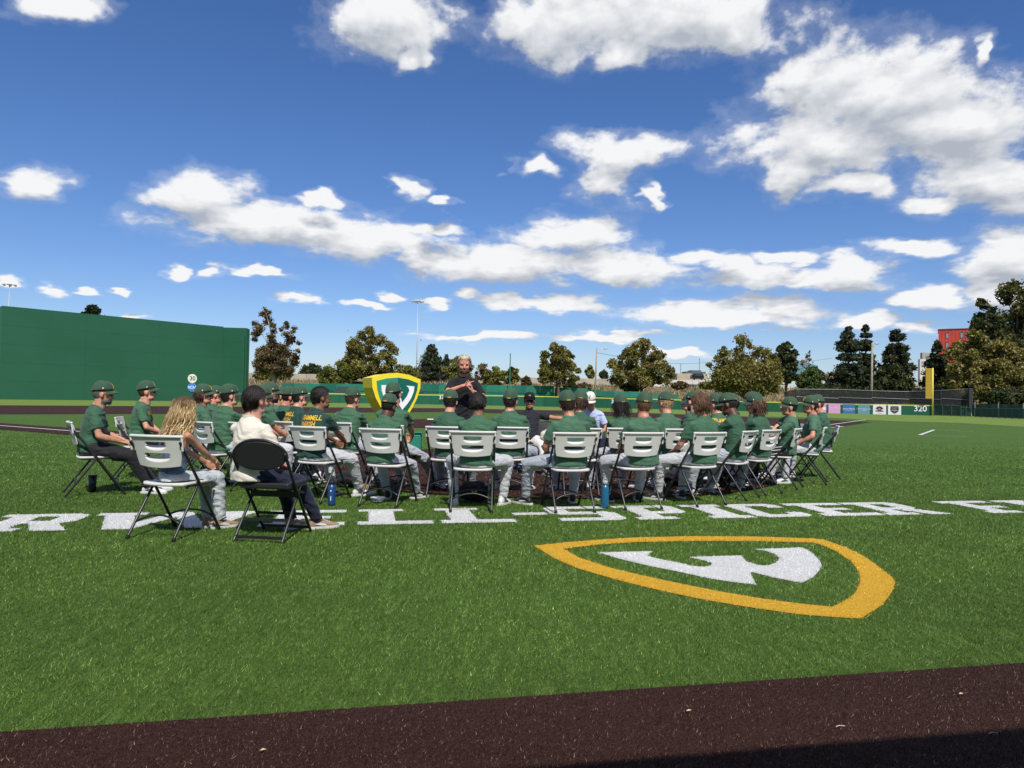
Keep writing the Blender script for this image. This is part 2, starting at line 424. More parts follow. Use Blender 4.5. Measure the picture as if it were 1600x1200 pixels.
# ------------------------------------------------------------------ writing in the turf
def rect(x0, y0, x1, y1): return [(x0, y0), (x1, y0), (x1, y1), (x0, y1)]
GL = {
 'L': (7, [rect(0,0,7,1.75), rect(1,1.75,3.5,7.6), rect(0,7.6,4.5,9)]),
 'E': (7, [rect(0,0,7,1.75), rect(1,1.75,3.2,7.3), rect(3.2,3.8,5.7,5.3), rect(0,7.3,7,9)]),
 'F': (7, [rect(0,0,4.4,1.5), rect(1,1.5,3.2,7.3), rect(3.2,3.6,5.7,5.1), rect(0,7.3,7,9)]),
 'I': (4.6, [rect(0,0,4.6,1.5), rect(1,1.5,3.6,7.5), rect(0,7.5,4.6,9)]),
 'D': (7, [[(0,0),(6,0),(7,1),(7,1.6),(0,1.6)], rect(1,1.6,3.1,7.4), rect(4.9,1.6,7,7.4), [(0,7.4),(7,7.4),(7,8),(6,9),(0,9)]]),
 'P': (7, [rect(0,0,4.4,1.5), rect(1,1.5,3.2,7.4), rect(0,7.4,6,9), [(6,9),(6,7.4),(4.9,7.4),(4.9,3.4),(6,3.4),(7,4.3),(7,8.1)], rect(3.2,3.4,4.9,4.9)]),
 'R': (7.6, [rect(0,0,4,1.4), rect(1,1.4,3.1,7.4), rect(0,7.4,6,9), [(6,9),(6,7.4),(4.8,7.4),(4.8,3.7),(6,3.7),(7,4.6),(7,8.1)], rect(3.1,3.7,4.8,5.0), [(3.6,3.7),(6,3.7),(7.8,0),(5.2,0)]]),
 'S': (7, [[(0,8.1),(0,7.3),(7,7.3),(7,9),(1,9)], rect(0,5.4,2.2,7.3), [(0,5.4),(0,4.6),(1,3.7),(7,3.7),(7,4.5),(6,5.4)], rect(4.8,1.7,7,3.7), [(0,0),(6,0),(7,.9),(7,1.7),(0,1.7)]]),
 'C': (7, [[(0,7.3),(7,7.3),(7,8.1),(6,9),(1,9),(0,8.1)], rect(0,1.7,2.3,7.3), [(1,0),(6,0),(7,.9),(7,1.7),(0,1.7),(0,.9)], rect(4.9,6.1,7,7.3), rect(4.9,1.7,7,2.9)]),
 'A': (8, [[(0,0),(2.3,0),(2.9,2),(2.9,3.4),(3.4,5.6),(3.4,9),(2.9,9)], [(8,0),(5.7,0),(5.1,2),(5.1,3.4),(4.6,5.6),(4.6,9),(5.1,9)], rect(3.4,7,4.6,9), rect(2.9,2,5.1,3.4)]),
 'H': (8, [rect(1,0,3.2,9), rect(4.8,0,7,9), rect(3.2,3.7,4.8,5.3)]),
 'W': (15, [rect(0,7.6,4.4,9), [(.8,7.6),(3.4,7.6),(4.7,3.4),(4.3,0),(3,0)], [(4.3,0),(5.3,0),(7.5,6),(7.5,9),(6.6,9),(4.7,3.4)],
            [(10.7,0),(9.7,0),(7.5,6),(7.5,9),(8.4,9),(10.3,3.4)], [(14.2,7.6),(11.6,7.6),(10.3,3.4),(10.7,0),(12,0)], rect(10.6,7.6,15,9)]),
 '-': (4, [rect(0,3.9,4,5.4)])}
V0, LH = 6.70, .90
TEXT = [('H',-5.0,.75),('A',-4.15,.82),('R',-3.30,.80),('W',-2.50,1.50),('E',-.93,.76),('L',-.05,.70),('L',.73,.72),('-',1.50,.36),('S',1.90,.70),('P',2.70,.70),('I',3.50,.48),('C',4.04,.64),('E',4.80,.72),('R',5.56,.78),('F',6.88,.72),('I',7.70,.48),('E',8.3,.7),('L',9.1,.7),('D',9.9,.7)]
MARKS_W, MARKS_Y = [], []
for ch, u0, w in TEXT:
    W0, polys = GL[ch]; mb = MB()
    for pl in polys:
        q = [F(u0+x*w/W0, V0+y*LH/9) for x, y in pl]; MARKS_W.append([(p.x, p.y) for p in q])
        mb.add([Vector((p.x, p.y, .004)) for p in q], [tuple(range(len(q)))])
    o = mb.obj('painted_letter', WHITE_T); tag(o, kind='structure')
# crest in the turf
OUT = [(834,853.5),(880,848.5),(935,844),(990,840.5),(1085,838.3),(1180,839),(1270,842),(1288,844),(1322,856),(1352,871),(1378,890),(1394,903),(1399,911),(1394,925),(1380,945),(1362,957),(1344,967.5),(1300,965),(1250,961),(1200,954),(1150,946.5),(1090,936),(1025,922),(980,911),(940,900),(900,888),(868,874)]
INN = [(880,858),(940,851),(1000,847.5),(1085,846),(1180,846.3),(1270,848.5),(1283,852),(1306,862),(1330,878),(1343,895),(1344,911),(1336,928),(1318,941),(1300,949),(1250,944),(1190,936),(1130,926),(1060,912),(1000,899),(950,887),(905,872)]
def ring_mesh(name, outer, inner, z, mt):
    bm = bmesh.new(); es = []
    for lp in (outer, inner):
        vv = [bm.verts.new((p[0], p[1], z)) for p in lp]
        es += [bm.edges.new((vv[i], vv[(i+1) % len(vv)])) for i in range(len(vv))]
    bmesh.ops.triangle_fill(bm, edges=es, use_beauty=True)
    for fc in bm.faces:
        if fc.normal.z < 0: fc.normal_flip()
    me = bpy.data.meshes.new(name); bm.to_mesh(me); bm.free(); return link(name, me, mt)
OG = [(G(*p).x, G(*p).y) for p in OUT]; IG = [(G(*p).x, G(*p).y) for p in INN]
o = ring_mesh('painted_crest_border', OG, IG, .004, YELLOW_T); tag(o, kind='structure')
WG = [(936.5,864),(970,863),(1020,862),(1014,866),(1012,869.5),(1030,874),(1055,879),(1082,885),(1100,886.5),(1111,884),(1112,880),(1100,876.5),(1080,872),(1077,871),(1110,870),(1158,868.5),(1162,873),(1166,878),(1185,883.5),(1200,884.5),(1212,880),(1218,873),(1210,866),(1195,861),(1175,858.5),(1215,857.5),(1252,856),(1262,860),(1272,867),(1281,877),(1284,884),(1280,892),(1270,903),(1253,911.5),(1215,904.5),(1172,894),(1176,904),(1182,914.5),(1150,911),(1110,905),(1060,894),(1010,884),(965,873)]
WGg = [(G(*p).x, G(*p).y) for p in WG]
bm = bmesh.new(); vv = [bm.verts.new((p[0], p[1], .004)) for p in WGg]; bm.faces.new(vv); bmesh.ops.triangulate(bm, faces=bm.faces[:])
bmesh.ops.recalc_face_normals(bm, faces=bm.faces[:])
me = bpy.data.meshes.new('painted_crest_emblem'); bm.to_mesh(me); bm.free(); tag(link('painted_crest_emblem', me, WHITE_T), kind='structure')

# ------------------------------------------------------------------ turf fibres near the camera (real blades)
def blades(n_target):
    # sample in distance so density falls off smoothly
    Yr = np.array([]); Xr = np.array([])
    y = 2.0*np.exp(rng.random(n_target)*math.log(24/2.0))   # log-uniform distance
    x = (rng.random(n_target)-.5)*2*(y*.76+.2)
    return x, y
bx, by = blades(860000)
keep = (by < 15+9*rng.random(len(by))); bx, by = bx[keep], by[keep]
# which surface does the blade grow from
tdx, tdy = td.x, td.y
side = (bx-tr0.x)*(-tdy)+(by-tr0.y)*tdx
jit = rng.normal(0, .006, len(bx))
brown = (side+jit < 0) | (np.hypot(bx-HOME.x, by-HOME.y)+jit < 4.15)
onpath = np.zeros(len(bx), bool)
for d_ in (DL, DR):
    t_ = (bx-HOME.x)*d_.x+(by-HOME.y)*d_.y; q_ = (bx-HOME.x)*(-d_.y)+(by-HOME.y)*d_.x
    onpath |= (t_ > 3.5) & (np.abs(q_) < .95)
brown |= onpath
zb0 = np.zeros(len(bx)); zb0[side < 0] = .007; zb0[onpath] = .013; zb0[np.hypot(bx-HOME.x, by-HOME.y) < 4.15] = .017
jx = bx+rng.normal(0, .013, len(bx)); jy = by+rng.normal(0, .016, len(bx))
white = np.zeros(len(bx), bool); sel = np.where((by < 12))[0]
for pl in MARKS_W: white[sel] |= in_poly(jx[sel], jy[sel], pl)
white[sel] |= in_poly(jx[sel], jy[sel], WGg)
yel = np.zeros(len(bx), bool); yel[sel] = in_poly(jx[sel], jy[sel], OG) & ~in_poly(jx[sel], jy[sel], IG)
def blade_mesh(name, mask, pal, mt, hgt, dens=1.0, glint=(.21,.32,.10), gp=.04):
    i = np.where(mask)[0]
    if dens < 1: i = i[rng.random(len(i)) < dens]
    n = len(i); X, Y = bx[i], by[i]; s = np.clip(Y/4.6, .55, 3.6)     # fibres drawn thicker where they stand for several
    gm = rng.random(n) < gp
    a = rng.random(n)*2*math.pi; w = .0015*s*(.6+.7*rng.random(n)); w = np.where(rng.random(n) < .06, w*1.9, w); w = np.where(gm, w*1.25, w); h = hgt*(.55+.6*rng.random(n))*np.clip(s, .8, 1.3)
    lean = rng.random(n)*1.5; la = rng.normal(.4, 1.5, n)
    Z0 = zb0[i]
    tx, ty = X+np.cos(la)*h*lean, Y+np.sin(la)*h*lean
    vs = np.empty((n, 3, 3)); vs[:, 0] = np.stack([X-np.cos(a)*w, Y-np.sin(a)*w, Z0], 1)
    vs[:, 1] = np.stack([X+np.cos(a)*w, Y+np.sin(a)*w, Z0], 1); vs[:, 2] = np.stack([tx, ty, Z0+h*np.sqrt(np.clip(1-(lean*.55)**2, .2, 1))], 1)
    me = bpy.data.meshes.new(name); me.vertices.add(n*3); me.vertices.foreach_set('co', vs.ravel())
    me.loops.add(n*3); me.loops.foreach_set('vertex_index', np.arange(n*3)); me.polygons.add(n)
    me.polygons.foreach_set('loop_start', np.arange(n)*3); me.update(calc_edges=True)
    pal = np.array(pal); c = pal[rng.choice(len(pal), n, p=None)]*(.42+.95*rng.random((n, 1)))
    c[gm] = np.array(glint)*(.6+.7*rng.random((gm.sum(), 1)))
    big = vnoise(np.stack([X*1.1, Y*1.1, 0*X], 1), 5)[:, None]
    cc = np.ones((n, 3, 4), dtype=np.float32); uu = X*FU.x+Y*FU.y; vv_ = X*FV.x+Y*FV.y
    band = vnoise(np.stack([uu*.22, vv_*2.3, 0*X], 1), 8)[:, None]; clump = vnoise(np.stack([X*19, Y*19, 0*X], 1), 10)[:, None]; patch = vnoise(np.stack([X*3.7, Y*3.7, 0*X], 1), 9)[:, None]
    cc[:, :, :3] = np.array([1.14, 1.07, 1.04])*(c*(.52+.30*big+.30*band+.22*patch+.34*clump)-.12*c)[:, None, :]
    at = me.color_attributes.new('Col', 'FLOAT_COLOR', 'POINT'); at.data.foreach_set('color', cc.reshape(-1))
    o = link(name, me, mt); tag(o, kind='stuff'); return o
bl_m = mat('turf_fibre', (1, 1, 1), .6, .12, attr=True)
gr = ~(brown | white | yel)
o = blade_mesh('turf_fibres', gr, [(.062,.122,.017),(.086,.162,.027),(.042,.088,.012),(.115,.20,.042),(.145,.235,.065),(.072,.135,.020),(.048,.105,.015)], bl_m, .019)
tag(o, 'short green synthetic turf fibres covering the infield in front of the chairs', 'turf')
o = blade_mesh('dirt_coloured_fibres', brown, [(.036,.0165,.012),(.056,.026,.019),(.013,.006,.005),(.022,.010,.008),(.10,.052,.040),(.033,.014,.010)], bl_m, .015, .8, glint=(.27,.19,.155), gp=.05)
tag(o, 'short dark brown synthetic turf fibres of the warning track and plate circle', 'turf')
o = blade_mesh('white_turf_fibres', white, [(.62,.63,.62),(.75,.75,.74),(.48,.50,.48)], bl_m, .012, glint=(.85,.85,.85))
tag(o, 'white painted turf fibres of the big letters and the crest emblem', 'turf')
o = blade_mesh('yellow_turf_fibres', yel, [(.60,.34,.03),(.72,.44,.05),(.42,.22,.02)], bl_m, .012, glint=(.85,.6,.2))
tag(o, 'golden yellow painted turf fibres of the crest border', 'turf')

# ------------------------------------------------------------------ dugout behind the camera (its roof casts the shadow at lower right)
s0, s1 = G(800, 1203), G(1600, 1139); sdir = (s1-s0).normalized(); RZ = 2.55
off = Vector((sv.x, sv.y, 0))*((RZ+.22)/sv.z)
e0, e1 = s0+off-sdir*14, s0+off+sdir*14
back = Vector((sdir.y, -sdir.x, 0))
dug = thing('dugout', 'green roofed dugout behind the camera beside the warning track', 'dugout', (e0+e1)/2-Vector((0, 0, 0)))
org = (e0+e1)/2
dg_m = mat('dugout_paint', (.03, .13, .075), .5); conc = mat('concrete', (.42, .40, .36), .85, .2, var=.2, vscale=3, bump=.3)
def q3(u_, v_, z_): return sdir*u_+back*v_+Vector((0, 0, z_))
mb = MB(); mb.add([q3(-14,0,RZ), q3(14,0,RZ), q3(14,4.4,RZ+.1), q3(-14,4.4,RZ+.1), q3(-14,0,RZ+.22), q3(14,0,RZ+.22), q3(14,4.4,RZ+.32), q3(-14,4.4,RZ+.32)], [(0,3,2,1),(4,5,6,7),(0,1,5,4),(1,2,6,5),(2,3,7,6),(3,0,4,7)])
mb.obj('roof', dg_m, dug)
for k in range(-3, 4):
    if k == 0: continue
    MB().beam(q3(k*4.2+.9, .45, -.0), q3(k*4.2+.9, .45, RZ), .12, .12).obj('post', dg_m, dug)
MB().beam(q3(-14, 4.2, 1.2), q3(14, 4.2, 1.2), .2, 2.7).obj('back_wall', conc, dug)
# ------------------------------------------------------------------ fences and walls round the outfield
wall_g = mat('wall_green', (.018, .095, .050), .55, .3, var=.06, vscale=.12)
wall_g2 = mat('fence_pad_green', (.016, .10, .058), .6, .25, var=.08, vscale=.3)
yel_m = mat('yellow_trim', (.62, .56, .10), .5)
def slab(name, a, b, z0, z1, t, m, parent=None, lift=0):
    a, b = Vector((a[0], a[1], 0)), Vector((b[0], b[1], 0)); d = (b-a).normalized(); n = Vector((-d.y, d.x, 0))
    if n.dot(a) < 0: n = -n
    vs = [a, b, b+n*t, a+n*t]; zz0 = z0 if isinstance(z0, tuple) else (z0, z0); zz1 = z1 if isinstance(z1, tuple) else (z1, z1)
    za = [zz0[0], zz0[1], zz0[1], zz0[0]]; zb = [zz1[0], zz1[1], zz1[1], zz1[0]]
    mb = MB(); mb.add([v+Vector((0, 0, k)) for v, k in zip(vs, za)]+[v+Vector((0, 0, k)) for v, k in zip(vs, zb)], [(0,3,2,1),(4,5,6,7),(0,1,5,4),(1,2,6,5),(2,3,7,6),(3,0,4,7)])
    return mb.obj(name, m, parent)
# tall green wall on the left
tall = thing('outfield_wall', 'very tall smooth dark green outfield wall rising on the left', 'wall')
A = P(-420, 600, 83); B = P(0, 600, 96); C_ = P(347, 600, 118); D_ = P(384, 600, 116.5)
def ztop(px, py, Y): return P(px, py, Y).z
segs = [((A.x, A.y), (B.x, B.y), ztop(-420, 440, 83), ztop(0, 479, 96)), ((B.x, B.y), (C_.x, C_.y), ztop(0, 479, 96), ztop(347, 511.5, 118)), ((C_.x, C_.y), (D_.x, D_.y), ztop(347, 511.5, 118), ztop(384, 512.5, 116.5))]
for (a, b, h0, h1) in segs:
    a = Vector((*a, 0)); b = Vector((*b, 0)); L = (b-a).length; n = max(1, round(L/9.6))
    for i in range(n):
        p, q = a.lerp(b, i/n), a.lerp(b, (i+1)/n); d = (q-p).normalized()*.005
        for k in range(5):
            za, zb = h0+(h1-h0)*i/n, h0+(h1-h0)*(i+1)/n
            slab('panel', p+d, q-d, (za*k/5+.005, zb*k/5+.005), (za*(k+1)/5-.005, zb*(k+1)/5-.005), .12 + .004*((i+k) % 2), wall_g, tall)
    slab('backing', a+Vector((0, .3, 0)), b+Vector((0, .3, 0)), 0, (h0-.1, h1-.1), .5, wall_g, tall)
slab('cap_rail', B, C_, (h0*0+segs[1][2], segs[1][3]), (segs[1][2]+.12, segs[1][3]+.12), .9, wall_g2, tall)
MB().box(P(381.3, 570, 116.2)*1.0+Vector((0, -.15, 0)), (.10, .1, 11.0)).obj('trim_post', wall_g2, tall)
# round signs on the wall
def txt(s, size, m, parent=None, name='lettering', bold=0, extrude=0.0):
    cu = bpy.data.curves.new('t', 'FONT'); cu.body = s; cu.size = size; cu.align_x = 'CENTER'; cu.align_y = 'CENTER'; cu.offset = bold; cu.extrude = extrude
    o = bpy.data.objects.new('t', cu); COL.objects.link(o); dg = bpy.context.evaluated_depsgraph_get(); dg.update()
    me = bpy.data.meshes.new_from_object(o.evaluated_get(dg), depsgraph=dg); bpy.data.objects.remove(o)
    return link(name, me, m, parent)
black_m = mat('black_print', (.02, .02, .022), .5); white_m = mat('white_print', (.78, .78, .76), .5)
def wallmat(p_left, p_right):        # rotation that lays flat print on a wall face seen from the camera
    d = (p_right-p_left); d.z = 0; return math.atan2(d.y, d.x)
wrz = wallmat(B, C_)
def on_wall(px, py, a, b):
    d = ray(px, py); ab = b-a; nrm = Vector((ab.y, -ab.x, 0)).normalized(); t = (a-Vector((0, 0, EYE))).dot(nrm)/d.dot(nrm)
    return Vector((0, 0, EYE))+d*t, (nrm if nrm.dot(d) < 0 else -nrm)
for py, colr, s, tcol, lab in ((591.5, (.78, .77, .62), '30', black_m, 'round cream sign reading 30 on the tall green wall'), (605.3, (.05, .22, .60), 'NCAA', white_m, 'round blue sign with white letters below the 30 on the tall wall')):
    p, nn = on_wall(300.3 if s == '30' else 300, py, B, C_)
    t = thing('round_sign', lab, 'sign', p+nn*.06, wrz)
    mb = MB(); mb.prism([(.72*math.cos(2*math.pi*k/40), .72*math.sin(2*math.pi*k/40)) for k in range(40)], -.03, .03); mb.xform(Matrix.Rotation(math.pi/2, 4, 'X'))
    mb.obj('disc', mat('sign_'+s, colr, .5), t)
    q = txt(s, .95 if s == '30' else .50, tcol, t, bold=.012); q.rotation_euler = (math.pi/2, 0, 0); q.location = (0, -.045, 0)
    if s != '30': q.scale = (1.0, 1.25, 1)
# low padded outfield fence with a yellow top line
fpx = [(384, 630, 612.8, 116), (470, 631.2, 614.0, 124), (560, 631.6, 615.6, 130), (640, 631.4, 616.4, 130), (740, 632.6, 617.4, 128), (850, 635.4, 619.2, 125), (950, 639.3, 621.8, 118), (1060, 640.8, 624.4, 112), (1170, 643.5, 627.2, 105), (1286, 645.8, 629.6, 99.5)]
low = thing('outfield_fence', 'low dark green padded outfield fence with a yellow top line', 'fence')
pts = []
for px, yb, yt, Y in fpx:
    p = P(px, 600, Y); pts.append((p.x, p.y, P(px, yt, Y).z))
for i in range(len(pts)-1):
    a, b = Vector(pts[i]), Vector(pts[i+1]); n = max(1, round((b-a).length/3.6))
    for k in range(n):
        p, q = a.lerp(b, k/n), a.lerp(b, (k+1)/n); d = (q-p); d.z = 0; d = d.normalized()*.02
        slab('pad', p+d, q-d, 0, (p.z-.12, q.z-.12), .12+.015*(k % 2), wall_g2, low)
    slab('yellow_top_line', a, b, (a.z-.12, b.z-.12), (a.z+.03, b.z+.03), .16, yel_m, low)
side_f = thing('side_fence', 'low green fence continuing from the tall wall along the left foul side', 'fence')
sp_ = [Vector((A.x, A.y, 0)), Vector((-98, 34, 0)), Vector((-88, 2, 0))]
for a, b in zip(sp_[:-1], sp_[1:]):
    n = max(1, round((b-a).length/3.6))
    for k in range(n): slab('pad', a.lerp(b, k/n), a.lerp(b, (k+.985)/n), 0, 1.9, .12, wall_g2, side_f)
# numbers on it
def fence_text(s, px, py, Y, size, m=white_m, label=None, rz=0):
    p = P(px, py, Y); t = txt(s, size, m, None, 'wall_number', bold=.01); t.rotation_euler = (math.pi/2, 0, rz); t.location = p
    tag(t, label, 'number'); return t
fence_text('390', 961, 627.6, 116.6, .85, label='white painted distance number beside the long haired player on the green outfield fence')
fence_text('375', 691.8, 621.3, 128.4, .9, label='small white painted distance number on the green fence left of the speaker')
# right field section: sponsor banners to the foul pole
rw = thing('outfield_fence', 'low green right field fence with sponsor banners and the number 320', 'fence')
RA, RB = P(1282, 600, 99.5), P(1457.5, 600, 92.0); rrz = wallmat(RA, RB)
zt0, zt1 = P(1282, 630.6, 99.5).z, P(1457.5, 633.4, 92.0).z
RAg, RBg = Vector((RA.x, RA.y, 0)), Vector((RB.x, RB.y, 0))
cuts = [1282, 1292, 1316, 1338.5, 1361.5, 1386, 1409.5, 1457.5]
def rpos(px):
    p, n_ = on_wall(px, 640, RA, RB); return Vector((p.x, p.y, 0)), n_
for a, b in zip(cuts[:-1], cuts[1:]):
    p, _ = rpos(a); q, _ = rpos(b); fa = (p-RAg).length/(RBg-RAg).length; fb = (q-RAg).length/(RBg-RAg).length
    slab('pad', p, q, 0, (zt0+(zt1-zt0)*fa-.1, zt0+(zt1-zt0)*fb-.1), .15, wall_g2, rw)
slab('yellow_top_line', RA, RB, (zt0-.1, zt1-.1), (zt0+.04, zt1+.04), .2, yel_m, rw)
def banner(px0, px1, y0, y1, col, label, deco):
    p, nn = rpos(px0); q, _ = rpos(px1); c, _ = on_wall((px0+px1)/2, (y0+y1)/2, RA, RB); w = (q-p).length
    zt = on_wall(px0, y0, RA, RB)[0].z; zb = on_wall(px0, y1, RA, RB)[0].z; hgt = zt-zb
    t = thing('sponsor_banner', label, 'banner', Vector((c.x, c.y, (zt+zb)/2))+nn*.03, rrz)
    MB().box((0, 0, 0), (w, .02, hgt)).obj('sheet', mat('banner_%d' % px0, col, .55), t)
    deco(t, w, hgt)
def flat(t, poly, m, name='print', y=-.016):
    mb = MB(); mb.add([Vector((x, y, z)) for x, z in poly], [tuple(range(len(poly)))])
    me = mb.mesh(name)
    if len(me.polygons) and me.polygons[0].normal.y > 0: me.flip_normals()
    return link(name, me, m, t)
def dtext(t, s, size, z, m, sx=1, x=0, y=-.02):
    q = txt(s, size, m, t); q.rotation_euler = (math.pi/2, 0, 0); q.location = (x, y, z); q.scale = (sx, 1, 1); return q
pk_w = mat('pale_pink_print', (.80, .62, .72), .5); mar = mat('maroon_print', (.22, .03, .05), .5); tan_m = mat('tan_print', (.50, .42, .28), .5)
def circ(r, n=20, cx=0, cz=0): return [(cx+r*math.cos(2*math.pi*k/n), cz+r*math.sin(2*math.pi*k/n)) for k in range(n)]
banner(1283, 1291, 630.6, 645.4, (.72, .30, .55), 'narrow pink banner, leftmost visible one on the right field fence', lambda t, w, h: flat(t, [(-w*.5, -h*.15), (w*.45, -h*.15), (w*.45, h*.12), (-w*.5, h*.12)], white_m))
banner(1294.5, 1313, 630.8, 646.0, (.70, .33, .56), 'square pink banner with pale lettering on the right field fence', lambda t, w, h: dtext(t, 'The Rack', .42, .12, pk_w))
banner(1317, 1336, 631.4, 646.6, (.05, .16, .38), 'deep blue sponsor banner with white script on the right field fence', lambda t, w, h: (dtext(t, 'Jersey Bailey', .30, .05, white_m), flat(t, [(-.5, -.22), (.5, -.22), (.5, -.2), (-.5, -.2)], white_m)))
banner(1340.5, 1359, 631.8, 647.2, (.14, .28, .36), 'grey blue sponsor banner with small white capitals on the right field fence', lambda t, w, h: (dtext(t, 'I. CAP WORLD, INC.', .2, .05, white_m), dtext(t, 'foundation', .13, -.18, white_m)))
def deco_red(t, w, h):
    flat(t, [(.46*math.cos(R(a)), .05+(.46 if i % 2 == 0 else .38)*math.sin(R(a))) for i, a in enumerate(range(0, 181, 9))], mar, 'emblem_fan')
    flat(t, circ(.26, cz=.08), black_m, 'emblem_disc', -.019); dtext(t, 'D', .34, .07, white_m, y=-.024)
    flat(t, [(-.5, -.26), (.5, -.26), (.44, -.1), (-.44, -.1)], mar, 'emblem_ribbon', -.021)
    flat(t, [(-.3, -.48), (.3, -.48), (.3, -.45), (-.3, -.45)], black_m, 'emblem_line')
banner(1364, 1384.5, 632.0, 648.0, (.72, .73, .73), 'white banner with a dark red fan shaped emblem on the right field fence', deco_red)
def deco_badge(t, w, h):
    flat(t, [(-.46, .52), (.46, .52), (.50, .1), (.44, -.2), (0, -.5), (-.44, -.2), (-.5, .1)], black_m, 'badge')
    dtext(t, 'DETROIT', .19, .36, tan_m); dtext(t, 'FIRST', .24, .15, tan_m); dtext(t, 'GUARD', .24, -.06, white_m, y=-.022); dtext(t, '*', .3, -.32, white_m)
banner(1387.5, 1408, 632.4, 648.8, (.72, .73, .73), 'white banner with a black shield badge on the right field fence', deco_badge)
c, nn = on_wall(1438, 639, RA, RB)
t = txt('320', 1.0, white_m, None, 'wall_number', bold=.012); t.rotation_euler = (math.pi/2, 0, rrz); t.location = c+nn*.04; tag(t, 'white number 320 on the green fence beside the yellow foul pole', 'number')
# foul pole
fp = P(1457.2, 650, 91.8)
pole = thing('foul_pole', 'bright yellow foul pole with mesh screen on its left side', 'foul pole', (fp.x, fp.y, 0))
hgt = P(1456, 575, 91.8).z
MB().tube([(0, 0, 0), (0, 0, hgt)], .085, 12).obj('pole', mat('foul_yellow', (.70, .62, .12), .45), pole, True)
zA, zB = P(1450, 622, 91.8).z, P(1450, 576, 91.8).z
sm = mat('foul_screen', (.50, .33, .045), .6)
mb = MB()
for k in range(15): mb.box((-.90+k*.055, 0, (zA+zB)/2), (.03, .02, zB-zA))
for k in range(40): mb.box((-.5, .02, zA+(zB-zA)*(k+.5)/40), (.8, .014, .055))
mb.obj('screen', sm, pole)
for z in (zA, (zA+zB)/2, zB): MB().box((-.45, 0, z), (.95, .05, .06)).obj('bracket', sm, pole)

# ------------------------------------------------------------------ windscreen fence behind centre field
teal = mat('windscreen_teal', (.025, .17, .11), .8, .15, var=.12, vscale=.25)
teal2 = mat('windscreen_dark', (.018, .12, .085), .8, .15, var=.12, vscale=.25)
metal_g = mat('galvanised', (.30, .33, .32), .45, .5, metal=.6); green_p = mat('green_post', (.02, .10, .07), .5)
ws = thing('windscreen_fence', 'teal windscreen fence stepping down behind the low outfield fence', 'fence')
steps = [(440, 500, 599), (500, 575, 599.5), (575, 660, 600), (660, 740, 600.5), (740, 800, 601.5), (800, 866, 602.5), (867, 918, 606), (918, 940, 608.5), (940, 1000, 611.5), (1000, 1060, 616)]
for a, b, yt in steps:
    Y = 143; p, q = P(a, 600, Y), P(b, 600, Y); z = P((a+b)/2, yt, Y).z; n = max(1, round((q-p).length/3))
    for k in range(n):
        u_, v_ = p.lerp(q, k/n), p.lerp(q, (k+1)/n)
        slab('screen_panel', u_+Vector((.02, 0, 0)), v_-Vector((.02, 0, 0)), 0.1, z-.01*(k % 2), .03, teal if (k % 3) else teal2, ws)
    MB().beam((p.x, Y-.08, z*.62), (q.x, Y-.08, z*.62), .05, .05).obj('rail', green_p, ws)
    for k in range(n+1):
        u_ = p.lerp(q, k/n); MB().tube([(u_.x, Y-.12, 0), (u_.x, Y-.12, z*.66)], .03, 6).obj('post', metal_g if k % 2 else green_p, ws)
# ribbed dark cover behind the left part of the low fence
p, q = P(512, 612, 133), P(545, 612, 133)
cv = thing('ribbed_cover', 'long dark ribbed tarpaulin cover behind the outfield fence left of the shield', 'cover', (0, 0, 0))
for k in range(16):
    x0_, x1_ = p.x+(q.x-p.x)*k/16, p.x+(q.x-p.x)*(k+1)/16
    MB().add([(x0_, 133, .3), (x1_-.05, 133, .3), (x1_-.05+.8, 137, 3.1), (x0_+.8, 137, 3.1), (x0_, 133.2, .1), (x1_-.05, 133.2, .1), (x1_+.75, 137.2, 2.9), (x0_+.8, 137.2, 2.9)], [(0,1,2,3),(7,6,5,4),(0,4,5,1),(3,2,6,7),(1,5,6,2),(0,3,7,4)]).obj('rib', mat('tarp_dark', (.03, .055, .05), .6), cv)

# ------------------------------------------------------------------ embankment with dry grass and the highway wall above it
berm_m = mat('dry_grass_bank', (.17, .135, .075), .95, .1, var=.45, vscale=.6, bump=.8, bscale=3, bdist=.3)
def berm_h(x, y):
    t = min(1, max(0, (y-148)/30)); return 4.9*(t*t*(3-2*t))*min(1, max(0.0, (x+95)/30+1))-.02
o = grid_sheet('embankment', -190, 170, 147, 215, 90, 24, berm_m, lambda x, y: berm_h(x, y)+.35*math.sin(x*.31+y*.13)*min(1, max(0, (y-150)/15))); tag(o, kind='structure')
n = 26000; X = rng.random(n)*250-115; Y = 149+rng.random(n)*34; Z = np.array([berm_h(a, b) for a, b in zip(X, Y)])
a = rng.random(n)*6.28; w = .10+.10*rng.random(n); hh = .5+1.1*rng.random(n)**2; clump = vnoise(np.stack([X*.16, Y*.16, 0*X], 1), 3)
hh = hh*(.5+1.0*clump)*np.clip(1.25-(Y-149)/40, .4, 1)
vs = np.empty((n, 3, 3)); vs[:, 0] = np.stack([X-np.cos(a)*w, Y-np.sin(a)*w, Z], 1); vs[:, 1] = np.stack([X+np.cos(a)*w, Y+np.sin(a)*w, Z], 1)
vs[:, 2] = np.stack([X+rng.normal(0, .25, n), Y+rng.normal(0, .25, n), Z+hh], 1)
me = bpy.data.meshes.new('dry_grass'); me.vertices.add(n*3); me.vertices.foreach_set('co', vs.ravel()); me.loops.add(n*3); me.loops.foreach_set('vertex_index', np.arange(n*3)); me.polygons.add(n)
me.polygons.foreach_set('loop_start', np.arange(n)*3); me.update(calc_edges=True)
pal = np.array([(.34,.26,.15),(.26,.20,.11),(.40,.33,.20),(.16,.14,.06),(.12,.13,.05),(.22,.15,.09)]); c = pal[rng.choice(6, n)]*(.6+.7*clump[:, None])
